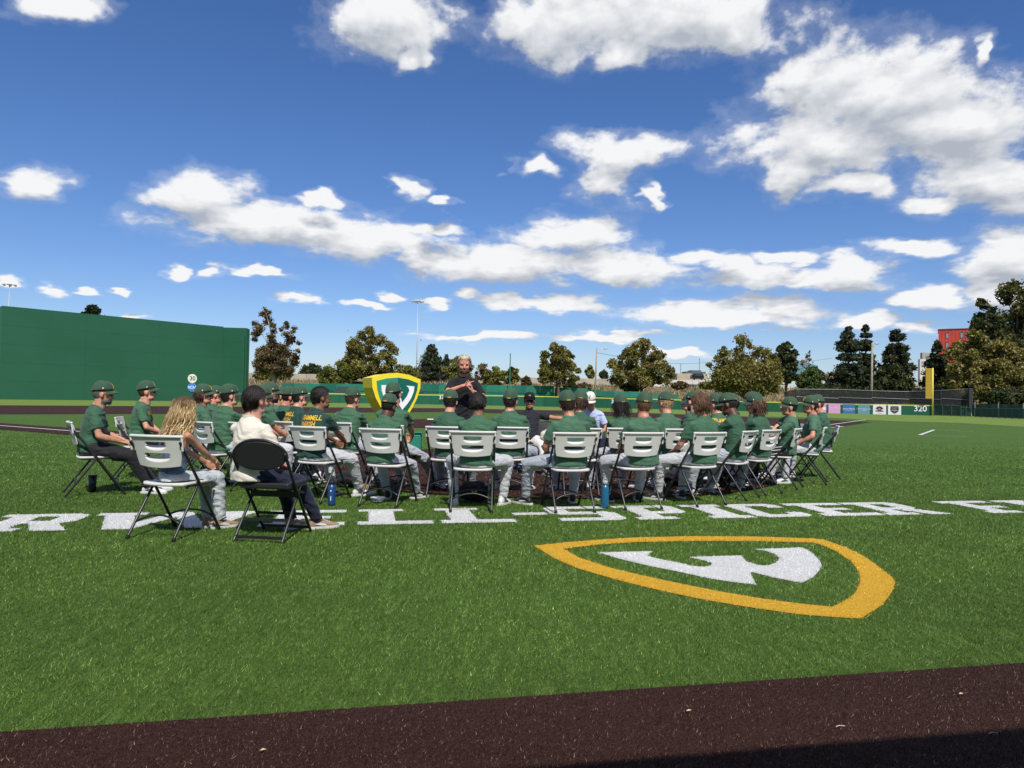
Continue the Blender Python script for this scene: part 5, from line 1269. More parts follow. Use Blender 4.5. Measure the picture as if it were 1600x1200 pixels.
    if style == 'woman':
        rs2 = np.random.default_rng(seed); x, y, z = HEADCO.T
        m = np.clip((z-np.where(y > .05, .165, .03))/.02, 0, 1)*np.clip((.085-y)/.03+(z-.17)/.02, 0, 1); co = HEADCO+HEADNO*(m*(.020+.012*vnoise(HEADCO*30, 2)))[:, None]
        keep = [f for f in HF if all(m[i] > .05 for i in f)]; used = sorted({i for f in keep for i in f}); ix = {k_: n for n, k_ in enumerate(used)}
        vs = [tuple(co[i]) for i in used]; fs = [tuple(ix[i] for i in f) for f in keep]; root_c = lambda p: np.array([.22, .17, .13])*1.2 if p[2] > .15 else np.array([.45, .40, .34])
        cs = [root_c(co[i]) for i in used]
        N_ = 1500
        for i in range(N_):
            a = rs2.random()*2*math.pi; a = (a if abs(math.sin(a/2)) > .38 else a+math.pi); el = rs2.random()**.6*1.5
            d = np.array([math.sin(a)*math.cos(el), math.cos(a)*math.cos(el), math.sin(el)])       # a=0 front
            p = np.array([0, -.002, .130])+d*np.array([.092, .112, .118]); L = .24+.13*rs2.random(); seg = 13; w = .0075
            vel = np.array([d[0]*.22, d[1]*.3-.1, -.3]); ph = rs2.random()*6.28; tone = .55+.9*rs2.random(); gold = rs2.random() < .55; b0 = len(vs)
            for s_ in range(seg+1):
                t_ = s_/seg; sd = np.array([vel[1], -vel[0], 0]); sd = sd/(np.linalg.norm(sd)+1e-5); spread = 1
                wv = .026*t_*math.sin(ph*.25+t_*12); q = p+np.array([sd[0], sd[1], 0])*wv+np.array([d[0], d[1], 0])*(.020*t_*math.cos(t_*12+1+ph*.2))
                ww = w*(1-.7*t_*t_)*.5; vs += [tuple(q-sd*ww), tuple(q+sd*ww)]
                base = np.array([.26, .24, .22])*(1-min(1, t_*2.2))+np.array([2.0, 2.15, 2.3] if gold else [.85, .80, .70])*min(1, t_*2.2); cs += [base*tone]*2
                vel = vel+np.array([0, 0, -.32]); vel = vel/np.linalg.norm(vel)
                p = p+vel*L/seg
                r_ = math.hypot(p[0]/.088, (p[1]+.0)/.108)          # keep outside the head and neck, ease on to the back
                if p[2] > .02 and r_ < 1.0: p[0] /= max(r_, .5); p[1] /= max(r_, .5)
                if p[2] < .0: p[1] -= .0045; p[0] *= .995
            fs += [(b0+2*k_, b0+2*k_+1, b0+2*k_+3, b0+2*k_+2) for k_ in range(seg)]
        me = raw_mesh('hair', vs, fs, True); add_col(me, np.array(cs)); hl('hair', me, HM[hair])
    if style != 'none' and style != 'woman':
        hl('hair', hair_mesh(style, seed+int(px), bool(cap)), HM[hair])
    if cap:
        cm = {'green': CAPG, 'black': CAPB, 'white': CAPW}[cap]
        crown = hl('cap', shared(CAP[0], cm), cm)
        for me_, nm, mm in ((CAP[1], 'brim', cm if cap != 'white' else CAPW), (CAP[2], 'button', cm), (CAP[3], 'rear_lettering', GOLDT), (CAP[4], 'front_logo', GOLD if cap == 'green' else (BADGE if cap == 'black' else TEE_BLACK)), (CAP[5], 'side_badge', BADGE)):
            if cap != 'green' and nm in ('rear_lettering', 'side_badge'): continue
            if cap == 'black' and nm == 'front_logo':
                me_ = me_.copy(); co_ = get_co(me_); ctr = co_.mean(0); set_co(me_, ctr+(co_-ctr)*np.array([.5, 1, .45])+np.array([0, .002, 0])); me_.name = 'front_logo_small'
            link(nm, shared(me_, mm), mm, crown)
    if nose:
        for s in (-1, 1):
            e = MB().ell((s*.031, .083, .1075), (.0120, .0105, .0062), 10, 8); 
            o = hl('eye', e.mesh('eye', True), EYE_M); link('iris', MB().ell((s*.031, .0925, .1075), (.0050, .003, .0050), 8, 6).mesh('iris', True), IRIS, o)
            eb = MB(); eb.tube([(s*.016, .1005, .1265), (s*.030, .1005, .1305), (s*.046, .090, .1275)], [.0028, .0036, .0022], 6); me = eb.mesh('eyebrow', True); add_col(me, np.ones((len(me.vertices), 3))); hl('eyebrow', me, HM[hair])
        lp = MB(); lp.ell((0, .1035, .0402), (.021, .0035, .0038), 10, 6); lp.ell((0, .1015, .0305), (.018, .0045, .0045), 10, 6); lp = lp.mesh('lips', True); hl('lips', lp, LIP if skin not in ('dark', 'brown') else SK['brown'])
    if 'shades' in extra:
        g_ = MB()
        for s in (-1, 1):
            g_.prism([(s*.006, .096), (s*.008, .122), (s*.050, .123), (s*.055, .112), (s*.048, .094), (s*.020, .090)], -.107, -.103)
        g_.v = [Vector((v.x, -v.z-.010*(abs(v.x)/.05)**2, v.y)) for v in g_.v]
        for s in (-1, 1): g_.tube([(s*.053, .095, .117), (s*.070, .04, .113), (s*.078, -.01, .108)], .0026, 5)
        g_.tube([(-.01, .104, .118), (.01, .104, .118)], .003, 5); hl('sunglasses', g_.mesh('sunglasses'), SHADE)
    if 'beard' in extra or 'greybeard' in extra:
        x, y, z = HEADCO.T; m = np.clip((.062-z)/.02, 0, 1)*np.clip((y+.012)/.02, 0, 1)*np.clip((z+.012)/.012, 0, 1); m *= 1-np.exp(-((z-.036)/.009)**2-((x)/.022)**2)*(y > .07)
        m = np.maximum(m, np.exp(-((z-.053)/.006)**2-(x/.026)**2)*(y > .08)); nz = vnoise(HEADCO*140, 3); co = HEADCO+HEADNO*(m*.004*(.5+nz))[:, None]
        keep = [f for f in HF if all(m[i] > .25 for i in f)]; used = sorted({i for f in keep for i in f}); idx = {k_: n for n, k_ in enumerate(used)}
        me = raw_mesh('beard', [co[i] for i in used], [tuple(idx[i] for i in f) for f in keep], True); add_col(me, np.array([np.ones(3)*(.6+.8*nz[i]) for i in used])); hl('beard', me, HM['grey' if 'greybeard' in extra else ('lightbrown' if hair == 'platinum' else hair)])
    if 'chest_print' in extra:
        print_on(bv, 'WAYNE', .062, sp(.36, 0, .5), Vector((0, -1, -.0)), root, GOLD, th)
    if 'back_print' in extra:
        print_on(bv, 'TRAMMELL', .080, sp(.425, -.01, -.5), Vector((0, 1, 0)), root, GOLD, th, True)
        print_on(bv, 'PARRISH', .078, sp(.352, -.02, -.5), Vector((0, 1, 0)), root, GOLD, th, True)
        print_on(bv, 'SERVICE TEAM', .046, sp(.290, -.01, -.5), Vector((0, 1, 0)), root, GOLD, th, True)
    if 'necklace' in extra:
        c = MB(); c.tube([neck+Vector((.066*math.cos(a), .068*math.sin(a), -.012+.006*math.sin(a))) for a in [2*math.pi*i/24 for i in range(25)]], .0035, 6); c.obj('necklace', SOLE_W, root)
    if 'watch' in extra:
        sh, el, wr = armj[1]; c = MB(); d = (wr-el).normalized(); c.tube([wr-d*.035, wr-d*.010], [.031, .030], 12); c.obj('watch', SHADE, root)
    if 'tattoo' in extra:
        pass
    root['_h'] = 0; del root['_h']
    return root, dict(sp=sp, HM=HM_, neck=neck, up=up, armj=armj, bv=bv)
_sh = {}
def shared(me, m):
    k = (me.name, m.name)
    if k not in _sh:
        c = me.copy(); c.materials.clear(); c.materials.append(m); _sh[k] = c
    return _sh[k]
def print_on(bv, s, size, org, d, root, m, th, back=False):
    cu = bpy.data.curves.new('t', 'FONT'); cu.body = s; cu.size = size; cu.align_x = 'CENTER'; cu.align_y = 'CENTER'; cu.offset = size*.02; cu.resolution_u = 2
    o = bpy.data.objects.new('t', cu); COL.objects.link(o); dg = bpy.context.evaluated_depsgraph_get(); dg.update()
    me = bpy.data.meshes.new_from_object(o.evaluated_get(dg), depsgraph=dg); bpy.data.objects.remove(o)
    bm = bmesh.new(); bm.from_mesh(me); bmesh.ops.triangulate(bm, faces=bm.faces[:])
    bmesh.ops.subdivide_edges(bm, edges=[e for e in bm.edges if e.calc_length() > size*.18], cuts=1)
    for v in bm.verts:
        x, z = v.co.x*.72, v.co.y
        p = Vector((org.x+(x if back else -x), org.y, org.z+z)); hit = bv.ray_cast(p, d)
        v.co = (hit[0]-d*.0035) if hit[0] else Vector((p.x, 0, p.z))
    bm.to_mesh(me); bm.free(); me.name = 'shirt_print'; link('shirt_print', me, m, root)
# ------------------------------------------------------------------ chairs
PL = mat('chair_plastic', (.57, .57, .52), .5, .35, var=.03, vscale=6, bump=.12, bscale=160, bdist=.001)
FR = mat('chair_frame_black', (.016, .016, .018), .35, .5); RUB = mat('rubber_foot', (.01, .01, .01), .8); PAD = mat('black_vinyl', (.014, .014, .016), .45, .5); MARKW = mat('small_white_mark', (.7, .7, .7), .5)
def chair_parts():
    D = {}
    # backrest: curved shell with two openings, each over a scooped lip
    NX, NZ = 64, 46; Wd, Z0, Z1 = .235, .590, .834; vs = []; ok = {}
    def slot(x, z):
        for cz, hw_, up, dn in ((.760, .092, .024, .038), (.670, .112, .024, .036)):
            u_ = x/hw_
            if abs(u_) < 1:
                if 0 <= z-cz < up: return 'hole', 0
                if 0 < cz-z < dn*math.sqrt(1-u_**2)**.8: return 'lip', 1-(cz-z)/(dn*math.sqrt(1-u_**2)**.8+1e-6)
        return None, 0
    for j in range(NZ+1):
        for i in range(NX+1):
            z = Z0+(Z1-Z0)*j/NZ; f = (z-Z0)/(Z1-Z0); hw_ = Wd if f > .52 else (Wd-.022 if f > .48 else Wd-.026-.020*(1-f/.48)**2)
            x = (i/NX*2-1)*hw_; bot = -.018*(1-(x/hw_)**2)*(1-f)**3
            y = -.238-.072*f+.020*(x/Wd)**2*1.6; k, t_ = slot(x, z)
            if k == 'lip': y += .040*t_
            vs.append((x, y, z+bot)); ok[(i, j)] = k
    fs = []
    for j in range(NZ):
        for i in range(NX):
            if [ok[(i+a, j+b)] for a in (0, 1) for b in (0, 1)].count('hole') >= 2: continue
            a = j*(NX+1)+i; fs.append((a, a+1, a+NX+2, a+NX+1))
    me = raw_mesh('backrest', vs, fs, True); me = evaluate(me, [('SOLIDIFY', dict(thickness=.012, offset=-1.0))])
    bm = bmesh.new(); bm.from_mesh(me)
    rim = MB(); pts = [(x, -.310+.020*(x/Wd)**2*1.6, Z1) for x in np.linspace(-Wd-.001, Wd+.001, 15)]; rim.tube(pts, .013, 8, rnd=True)
    for s in (-1, 1): rim.tube([(s*Wd, -.279, Z1-.0), (s*(Wd-.0), -.262, .722)], .010, 8, rnd=True)
    t = rim.mesh('t', True); bm.from_mesh(t); bm.to_mesh(me); bm.free(); me.name = 'backrest'
    me.polygons.foreach_set('use_smooth', [True]*len(me.polygons)); D['backrest'] = (me, PL)
    NX, NY = 16, 14; vs = []; fs = []
    for j in range(NY+1):
        for i in range(NX+1):
            u_, v_ = i/NX*2-1, j/NY*2-1; hw_ = .205*(1-.10*max(0, v_)**3)*(1-.12*abs(v_)**8); y = v_*.205*(1-.10*abs(u_)**4)
            vs.append((u_*hw_, y+.0, .452-.012*(1-u_*u_)*(1-v_*v_*.6)-.014*max(0, v_)**4))
    for j in range(NY):
        for i in range(NX): a = j*(NX+1)+i; fs.append((a, a+1, a+NX+2, a+NX+1))
    me = evaluate(raw_mesh('seat', vs, fs, True), [('SOLIDIFY', dict(thickness=.026, offset=-1.0))]); me.name = 'seat'; me.polygons.foreach_set('use_smooth', [True]*len(me.polygons)); D['seat'] = (me, PL)
    for s, nm in ((-1, 'a'), (1, 'b')):
        D['front_leg'+nm] = (MB().tube([(s*.228, -.285, .785), (s*.222, -.02, .435), (s*.218, .27, .012)], .0125, 9, rnd=True).mesh('front_leg', True), FR)
        D['rear_leg'+nm] = (MB().tube([(s*.208, -.02, .425), (s*.212, -.315, .012)], .0115, 9, rnd=True).mesh('rear_leg', True), FR)
        D['foot'+nm+'f'] = (MB().tube([(s*.218, .257, .032), (s*.218, .272, .004)], .0155, 9).mesh('rubber_foot', True), RUB)
        D['foot'+nm+'r'] = (MB().tube([(s*.212, -.302, .030), (s*.212, -.317, .004)], .0150, 9).mesh('rubber_foot', True), RUB)
        D['side_rail'+nm] = (MB().tube([(s*.206, -.17, .425), (s*.210, .17, .425)], .011, 8, rnd=True).mesh('side_rail', True), FR)
    def arc(y, z, w, up):
        return [(x, y+(1-(x/w)**2)*.02, z+up*(1-(x/w)**2)) for x in np.linspace(-w, w, 11)]
    D['rear_brace'] = (MB().tube(arc(-.235, .125, .212, .065), .0085, 7).mesh('rear_brace', True), FR)
    D['front_brace'] = (MB().tube(arc(.195, .125, .218, .05), .0085, 7).mesh('front_brace', True), FR)
    return D
CP = chair_parts()
def put_chair(root, D):
    made = {}
    for k, (me, m) in D.items():
        if k.startswith('foot'): continue
        nm = me.name.split('.')[0]; made[k] = link(nm, me, m, root)
    for k, (me, m) in D.items():
        if not k.startswith('foot'): continue
        par = made[('front_leg' if k[-1] == 'f' else 'rear_leg')+k[4]]; link('rubber_foot', me, m, par)
first_chair = None
def chair(px, Y, heading, label, world=None):
    global first_chair
    x0 = XY(px, Y) if world is None else world[0]; y0 = Y if world is None else world[1]
    if first_chair is None:
        root = thing('folding_chair', label, 'chair', (x0, y0, 0), -R(heading), 'white plastic folding chairs'); put_chair(root, CP); first_chair = root; return root
    r = first_chair.copy(); COL.objects.link(r); r.location = (x0, y0, 0); r.rotation_euler = (0, 0, -R(heading)); r['label'] = label
    for ch in list(first_chair.children):
        c = ch.copy(); COL.objects.link(c); c.parent = r
        for gch in ch.children:
            d = gch.copy(); COL.objects.link(d); d.parent = c
    return r
def black_chair(world, heading, label, marks=True):
    t = thing('folding_chair', label, 'chair', (*world, 0), -R(heading))
    NX, NZ = 26, 18; vs = []; fs = []
    for j in range(NZ+1):
        for i in range(NX+1):
            u_, v_ = i/NX*2-1, j/NZ*2-1; x = u_*math.sqrt(1-v_*v_/2)*.225; z = v_*math.sqrt(1-u_*u_/2)*.135; z = z*1.08 if v_ > 0 else z*.85
            vs.append((x, -.262-.055*(z+.13)/.26+.35*x*x*1.2, .682+z*.90))
    for j in range(NZ):
        for i in range(NX): a = j*(NX+1)+i; fs.append((a, a+1, a+NX+2, a+NX+1))
    me = evaluate(raw_mesh('backrest', vs, fs, True), [('SOLIDIFY', dict(thickness=.012, offset=0))]); me.polygons.foreach_set('use_smooth', [True]*len(me.polygons)); b = link('backrest', me, PAD, t)
    rim = [( .228*math.cos(a)*(1 if abs(math.cos(a)) < .97 else 1), -.262-.055*((.145*math.sin(a)*1.0)+.13)/.26+.42*(.228*math.cos(a))**2, .686+(.138 if math.sin(a) > 0 else .08)*math.sin(a)) for a in np.linspace(-.25, math.pi+.25, 25)]
    MB().tube(rim, .0125, 8, rnd=True).obj('frame', FR, t, True)
    if marks:
        mb = MB()
        for x, z in ((-.105, .735), (-.095, .635), (.105, .635), (.105, .735)): mb.ell((x, -.285+.4*x*x+(.735-z)*.15-.0, z), (.004, .004, .004), 6, 4)
        o = mb.obj('rivet', MARKW, b); o['kind'] = 'stuff'
        MB().prism([(-.018, -.014), (.018, -.014), (.022, .008), (.012, .014), (-.012, .014), (-.022, .008)], 0, .003).xform(Matrix.Translation((0, -.279, .640)) @ Matrix.Rotation(math.pi/2, 4, 'X')).obj('maker_plate', MARKW, b)
    MB().prism([(-.205, -.19), (.205, -.19), (.212, -.17), (.200, .19), (.18, .205), (-.18, .205), (-.200, .19), (-.212, -.17)], .418, .468).obj('seat', PAD, t, False, bevel=.014)
    for s in (-1, 1):
        MB().tube([(s*.226, -.300, .71), (s*.222, -.12, .47), (s*.214, .245, .012)], .0125, 9, rnd=True).obj('front_leg', FR, t, True)
        MB().tube([(s*.196, .06, .42), (s*.205, -.275, .012)], .0115, 9, rnd=True).obj('rear_leg', FR, t, True)
        MB().beam((s*.205, -.10, .40), (s*.205, .12, .36), .006, .02).obj('hinge_bar', FR, t)
    for y, z in ((-.255, .04), (-.150, .165)): MB().beam((-.205, y, z), (.205, y, z), .012, .024).obj('stretcher', FR, t)
    for y, z in ((.215, .05), (.10, .18)): MB().beam((-.214, y, z), (.214, y, z), .012, .024).obj('stretcher', FR, t)
    MB().beam((-.20, -.02, .36), (.20, -.02, .36), .02, .05).obj('stretcher', FR, t)
    return t

# ------------------------------------------------------------------ people and their chairs, left to right
def seat(px, Y, hd, label, clabel, world=None, **kw):
    rv = random.Random(kw.get('seed', 0)*13+5); sh = kw.pop('shift', 0)
    kw.setdefault('head', (rv.uniform(-16, 16), rv.uniform(-4, 10))); kw.setdefault('roll', rv.uniform(-6, 6)); kw.setdefault('twist', rv.uniform(-9, 9)); kw.setdefault('build', rv.uniform(.93, 1.10))
    kw.setdefault('knees', (rv.uniform(.05, .26), rv.uniform(.05, .26))); kw.setdefault('feet', ((rv.uniform(.12, .26), rv.uniform(.32, .56)), (rv.uniform(.12, .26), rv.uniform(.32, .56))))
    kw['scale'] = kw.get('scale', 1)*.965; kw.setdefault('lean', rv.uniform(-2, 5))
    if world is None: world = (XY(px, Y), Y)
    r = person(px, Y, hd+kw.pop('turn', 0), label, world=(world[0]+sh, world[1]), **kw)
    if clabel: chair(px, Y, hd, clabel, world)
    return r
AG = {'group': None}
seat(145, 8.30, 55, 'grey bearded man in green cap, sunglasses and black trousers, leftmost of all', 'white folding chair under the bearded man in black trousers at far left', world=(-4.82, 8.30), skin='tan', hair='grey', style='fade', pants=PANTS_BLACK, tee=TEE[2], extra=('greybeard', 'shades'), lean=5, arms='thighs', turn=14, knees=(.08, .08), feet=((.1, .62), (.12, .58)), build=1.10, group=None, seed=1)
seat(222, 9.9, 72, 'clean shaven young man in green cap with yellow chest print, second profile from left', 'white folding chair seen edge on under the second profile from left', skin='fair', hair='brown', style='fade', extra=('chest_print', 'shades'), arms='lap', build=.92, seed=2, pants=PANTS_BLACK, scale=1.03, lean=4, shift=0.05)
seat(0, 0, 12, 'woman with long wavy blond hair in a denim top, seated in front at left', 'white folding chair under the blond woman, nearest white chair at left', world=(-2.81, 6.02), skin='tan', hair='blond', style='woman', cap=None, tee=DENIM, pants=JEAN_PALE, extra=('straps',), lean=6, arms='elbows', build=.80, scale=0.89, shoes='tan', women=True, nose=False, knees=(.02, .02), feet=((.02, .40), (.14, .42)), turn=12, head=(12, 4), group=None, seed=3)
woman_root = [o for o in COL.objects if o.name.startswith('person')][-1]
seat(0, 0, 8, 'dark haired man in a cream polo shirt and navy trousers on the black chair', None, world=(-1.97, 5.97), skin='fair', hair='black', style='neat', cap=None, tee=SHIRT_CREAM, pants=PANTS_NAVY, extra=('collar',), lean=0, arms='lap', turn=34, build=1.03, shoes='tan', head=(-22, 2), knees=(.16, .02), feet=((.10, .42), (.06, .60)), group=None, seed=4, shift=-0.16, scale=0.97, seat_z=0.472, twist=-20)
black_chair((-1.97, 5.97), 8, 'black folding chair with round backrest and padded seat under the man in the cream shirt')
seat(306, 9.55, 58, 'player in green cap with wavy brown hair, half hidden behind the blond woman', 'white folding chair just right of the blond woman, partly hidden by her hair', style='mid', hair='brown', skin='tan', extra=('shades',), arms='lap', seed=5, shift=0.12)
seat(328, 11.0, 62, 'player in green cap with bright yellow front logo and sunglasses, behind the wavy haired one', 'white folding chair hidden behind the wavy haired player at left', style='fade', hair='darkbrown', skin='red', extra=('shades',), arms='thighs', seed=6, shift=0.1)
seat(347, 8.95, 35, 'player in green cap, seen from behind just left of the man in cream', 'white folding chair just left of the man in the cream shirt', style='short', hair='black', skin='fair', lean=6, arms='elbows', head=(10, 0), seed=7, shift=0.06)
seat(393, 9.05, 48, 'player in faded green cap leaning out right behind the man in cream', 'white folding chair hidden behind the man in the cream shirt', style='short', hair='darkbrown', skin='red', tee=TEE[1], lean=10, arms='elbows', seed=8, head=(8, 6), shift=0.05)
seat(424, 9.9, 55, 'bearded player with tall green cap, between the cream shirted man and the printed shirts', 'white folding chair between the cream shirted man and the printed shirts', style='short', hair='darkbrown', skin='tan', extra=('beard',), arms='thighs', seed=9, scale=1.03)
seat(436, 11.1, 62, 'player whose face and cap brim only show past the tall green cap', 'white folding chair in the back left row, mostly hidden by players', style='fade', hair='brown', skin='tan', arms='thighs', seed=10)
seat(448, 10.4, 48, 'player in green cap with close cut hair just left of the first printed shirt', 'white folding chair behind the first TRAMMELL shirt', style='fade', hair='darkbrown', skin='red', arms='lap', seed=11, lean=4)
seat(466, 9.5, 34, 'capped player in dark shirt with yellow TRAMMELL PARRISH print, partly hidden', 'white folding chair under the capped player with the yellow back print', style='short', hair='black', skin='fair', tee=TEE_DARK, pants=PANTS_NAVY, extra=('back_print',), arms='elbows', lean=5, seed=12, head=(18, 2), group=None)
seat(0, 0, 20, 'black haired man without cap in dark green shirt reading TRAMMELL PARRISH', 'white folding chair under the capless man in the TRAMMELL PARRISH shirt', world=(-2.16, 8.12), skin='brown', hair='black', style='crop', cap=None, tee=TEE_DARK, pants=PANTS[1], extra=('back_print',), arms='elbows', lean=7, build=1.04, turn=8, head=(22, 4), feet=((.1, .40), (.20, .55)), seed=13, shift=-0.06)
seat(545, 9.5, 22, 'broad shouldered player in green cap seated between TRAMMELL shirt and shield', 'white folding chair under the broad shouldered player left of the shield', style='short', hair='brown', skin='fair', lean=10, arms='elbows', build=1.14, seed=14, head=(14, 4), tee=TEE[0])
seat(0, 0, 14, 'dark skinned player in wrinkled green cap, front row before the shield', 'white folding chair in the front row before the yellow shield', world=(-1.34, 7.90), skin='dark', hair='black', style='fade', lean=12, arms='elbows', tee=TEE[0], pants=PANTS[0], build=.98, feet=((.12, .42), (.22, .58)), knees=(.12, .22), head=(4, 14), seed=15, scale=0.94, shoes='bw', shift=-0.08)
seat(618, 8.95, 16, 'tall player in green cap directly behind the dark skinned front row player', 'white folding chair hidden behind the dark skinned front row player', skin='tan', hair='black', style='fade', lean=0, arms='elbows', build=1.06, feet=((.12, .50), (.30, .62)), knees=(.12, .35), shoes='bw', scale=1.04, seed=16)
seat(703, 8.75, 4, 'player in green cap with short black hair, second row left of the speaker', 'white folding chair in the second row, just left below the speaker', skin='fair', hair='black', style='short', lean=4, arms='lap', seed=17, scale=.98)
seat(0, 0, 0, 'capless player with thick black hair in the front row below the speaker', 'white folding chair in the front row directly below the speaker', world=(-.40, 7.66), skin='brown', hair='black', style='crop', cap=None, lean=8, arms='elbows', build=1.08, knees=(.14, .22), feet=((.28, .28), (.30, .34)), head=(2, 8), seed=18, pants=PANTS[1], shift=0.04, scale=0.97)
seat(797, 8.95, 2, 'player in green cap, second row just right of the speaker', 'white folding chair in the second row right of the thick haired player', skin='fair', hair='darkbrown', style='short', lean=2, arms='lap', seed=19, build=1.10, feet=((.2, .36), (.26, .30)))
seat(0, 0, -12, 'broad player in green cap whose knee points left, front row centre', 'white folding chair in the front row beside the upright blue bottle', world=(.62, 7.75), skin='tan', hair='darkbrown', style='short', lean=3, arms='thighs', build=1.12, turn=-6, knees=(.34, .10), feet=((.36, .42), (.26, .44)), shoes='bw', seed=21, tee=TEE[1], pants=PANTS[2], scale=0.98)
seat(905, 9.0, -4, 'player in green cap mostly hidden behind the broad front row player', 'white folding chair hidden behind the broad front row player', skin='red', hair='brown', style='mid', lean=4, arms='lap', seed=22)
seat(967, 9.25, -10, 'player with long dark curly hair under a green cap, second row right of centre', 'white folding chair in the second row under the long dark haired player', skin='tan', hair='black', style='long', lean=6, arms='elbows', seed=24, build=.98, scale=.97, shift=0.04)
seat(0, 0, -14, 'player with brown hair and flushed neck, front row right of the tall blue bottle', 'white folding chair in the front row right of the upright blue bottle', world=(1.38, 8.05), skin='red', hair='lightbrown', style='short', lean=-2, arms='thighs', build=1.06, seed=25, knees=(.26, .08), feet=((.26, .40), (.16, .40)), shoes='black', tee=TEE[1], shift=0.09, scale=0.98)
seat(1046, 9.3, -22, 'player with short blond hair under a green cap, second row', 'white folding chair in the second row under the short blond haired player', skin='fair', hair='blond', style='short', lean=2, arms='lap', seed=26, shift=-0.05)
seat(1074, 11.8, -95, 'player in dark brimmed cap facing left, back row right of centre', 'white folding chair far back right of centre, facing left', skin='fair', hair='darkbrown', style='fade', extra=('chest_print',), arms='lap', seed=27)
seat(1086, 10.0, -40, 'bearded player in green cap just left of the brown haired one without cap', 'white folding chair behind the brown haired player without cap', skin='fair', hair='darkbrown', style='fade', extra=('beard',), arms='lap', seed=28, scale=1.02)
seat(0, 0, -27, 'player without cap showing wavy brown hair, front row at right', 'white folding chair in the front row under the capless brown haired player', world=(2.15, 8.37), skin='fair', hair='lightbrown', style='mid', cap=None, lean=-1, arms='thighs', build=1.04, seed=29, knees=(.30, .06), feet=((.30, .40), (.10, .42)), shoes='black', tee=TEE[0], pants=PANTS[1], head=(-4, 2), shift=0.06, scale=0.99)
seat(1121, 9.95, -48, 'player in green cap with block yellow print on his back, seen obliquely', 'white folding chair under the obliquely seen player with back print', skin='fair', hair='darkbrown', style='short', extra=('back_print',), arms='lap', lean=6, seed=30)
seat(1141, 10.9, -62, 'player in green cap with yellow logo looking left, behind the dark skinned bowed player', 'white folding chair behind the bowed dark skinned player', skin='red', hair='brown', style='short', arms='lap', seed=31, lean=0)
seat(0, 0, -50, 'dark skinned player bowing his capped head, long green sleeves, at right', 'white folding chair under the bowing dark skinned player at right', world=(2.74, 8.95), skin='dark', hair='black', style='fade', lean=2, arms='elbows', sleeve=1.2, extra=('necklace',), head=(-4, 20), seed=32, tee=TEE[2], shoes='white', shift=0.02)
seat(1172, 10.7, -60, 'player in dark brimmed green cap behind the bowing dark skinned player', 'white folding chair second row behind the bowing player', skin='red', hair='darkbrown', style='mid', arms='lap', seed=33, scale=1.03)
seat(0, 0, -42, 'player with curly light brown hair spilling from a green cap, at right', 'white folding chair under the curly haired capped player at right', world=(3.20, 9.44), skin='red', hair='lightbrown', style='curly', lean=0, arms='elbows', head=(-16, 8), seed=34, build=1.06, sleeve=.8, shift=0.03)
seat(1234, 11.9, -95, 'capless player with curly blond top looking left in the right back row', 'white folding chair in the right back row facing left', skin='fair', hair='blond', style='crop', cap=None, extra=('chest_print',), arms='elbows', lean=6, seed=35)
seat(0, 0, -58, 'player with watch resting his hand on his knee, black striped trousers, at right', 'white folding chair under the player in black striped trousers', world=(3.78, 10.1), skin='tan', hair='black', style='fade', arms=[((-.20, .33, .62), (-.6, -1, -.25), None), ((.20, .35, .62), (.5, -.4, -.3), None)], pants=PANTS_BLACK, extra=('sidestripe', 'watch', 'chest_print'), lean=-8, turn=-10, seed=36, scale=0.98, head=(-6, 2), build=1.08, shift=0.06)
seat(1257, 10.75, -65, 'player in green cap with elbow bent out and hand on thigh, near right end', 'white folding chair second from the right end', skin='red', hair='darkbrown', style='short', arms=[((-.26, .17, .61), (-.75, -1, .15), None), ((.15, .27, .635), (.5, -.5, -.3), None)], lean=-2, turn=-10, seed=37, scale=1.0, build=1.04, pants=PANTS[1], shift=0.04)
seat(1279, 11.5, -70, 'rightmost player with pale green cap and close cut hair', 'white folding chair at the right end of the group', skin='red', hair='lightbrown', style='fade', arms='lap', seed=38, scale=1.02, pants=PANTS[0])

# long wavy hair of the woman
def womans_hair(root):
    rs = np.random.default_rng(5); body = [c for c in root.children if c.name.startswith('body')][0]; cap_like = [c for c in root.children if c.name.startswith('lips') or c.name.startswith('hair')]
    return
H_INFO = {}
# ------------------------------------------------------------------ the speaker and the two coaches who face the camera
person(724, 10.6, 176, 'standing bearded speaker with platinum hair in a black T-shirt, tattooed forearm raised', skin='red', tee=TEE_BLACK, pants=PANTS_BLACK, hair='platinum', style='crop', cap=None, arms='speak', stand=True, lean=2, extra=('beard',), group=None, seed=41, scale=1.045, build=.94, head=(-4, 8), shoes='black', sleeve=.62)
person(829, 11.6, 176, 'seated coach in black cap and black shirt stretching one arm over a chair', skin='tan', tee=TEE_NAVYBLK, pants=PANTS_WHITE, hair='black', style='fade', seat_z=.472, cap='black', arms='chair', lean=-14, extra=('shades',), group=None, seed=42, head=(4, 0), feet=((.2, .62), (.1, .45)), scale=.97, knees=(.1, .1), shoes='black')
person(924, 12.4, 190, 'coach in white cap and pale blue polo leaning forward behind the front rows', skin='tan', tee=POLO_BLUE, pants=PANTS_NAVY, hair='darkbrown', style='fade', seat_z=.472, cap='white', arms='thighs', lean=14, extra=('collar',), group=None, seed=43, head=(8, 24), shoes='white')
black_chair((XY(829, 11.6), 11.6), 176, 'black folding chair under the seated coach in black', False)
black_chair((XY(862, 11.4), 11.4), 168, 'empty black folding chair between the two coaches with a white bag', False)
black_chair((XY(924, 12.4), 12.4), 190, 'black folding chair under the coach in pale blue', False)
mb = MB(); bx0, by0 = XY(862, 11.4), 11.4
mb.ell((0, 0, 0), (.20, .10, .13), 16, 10); mb.ell((.05, .02, .08), (.12, .08, .08), 12, 8)
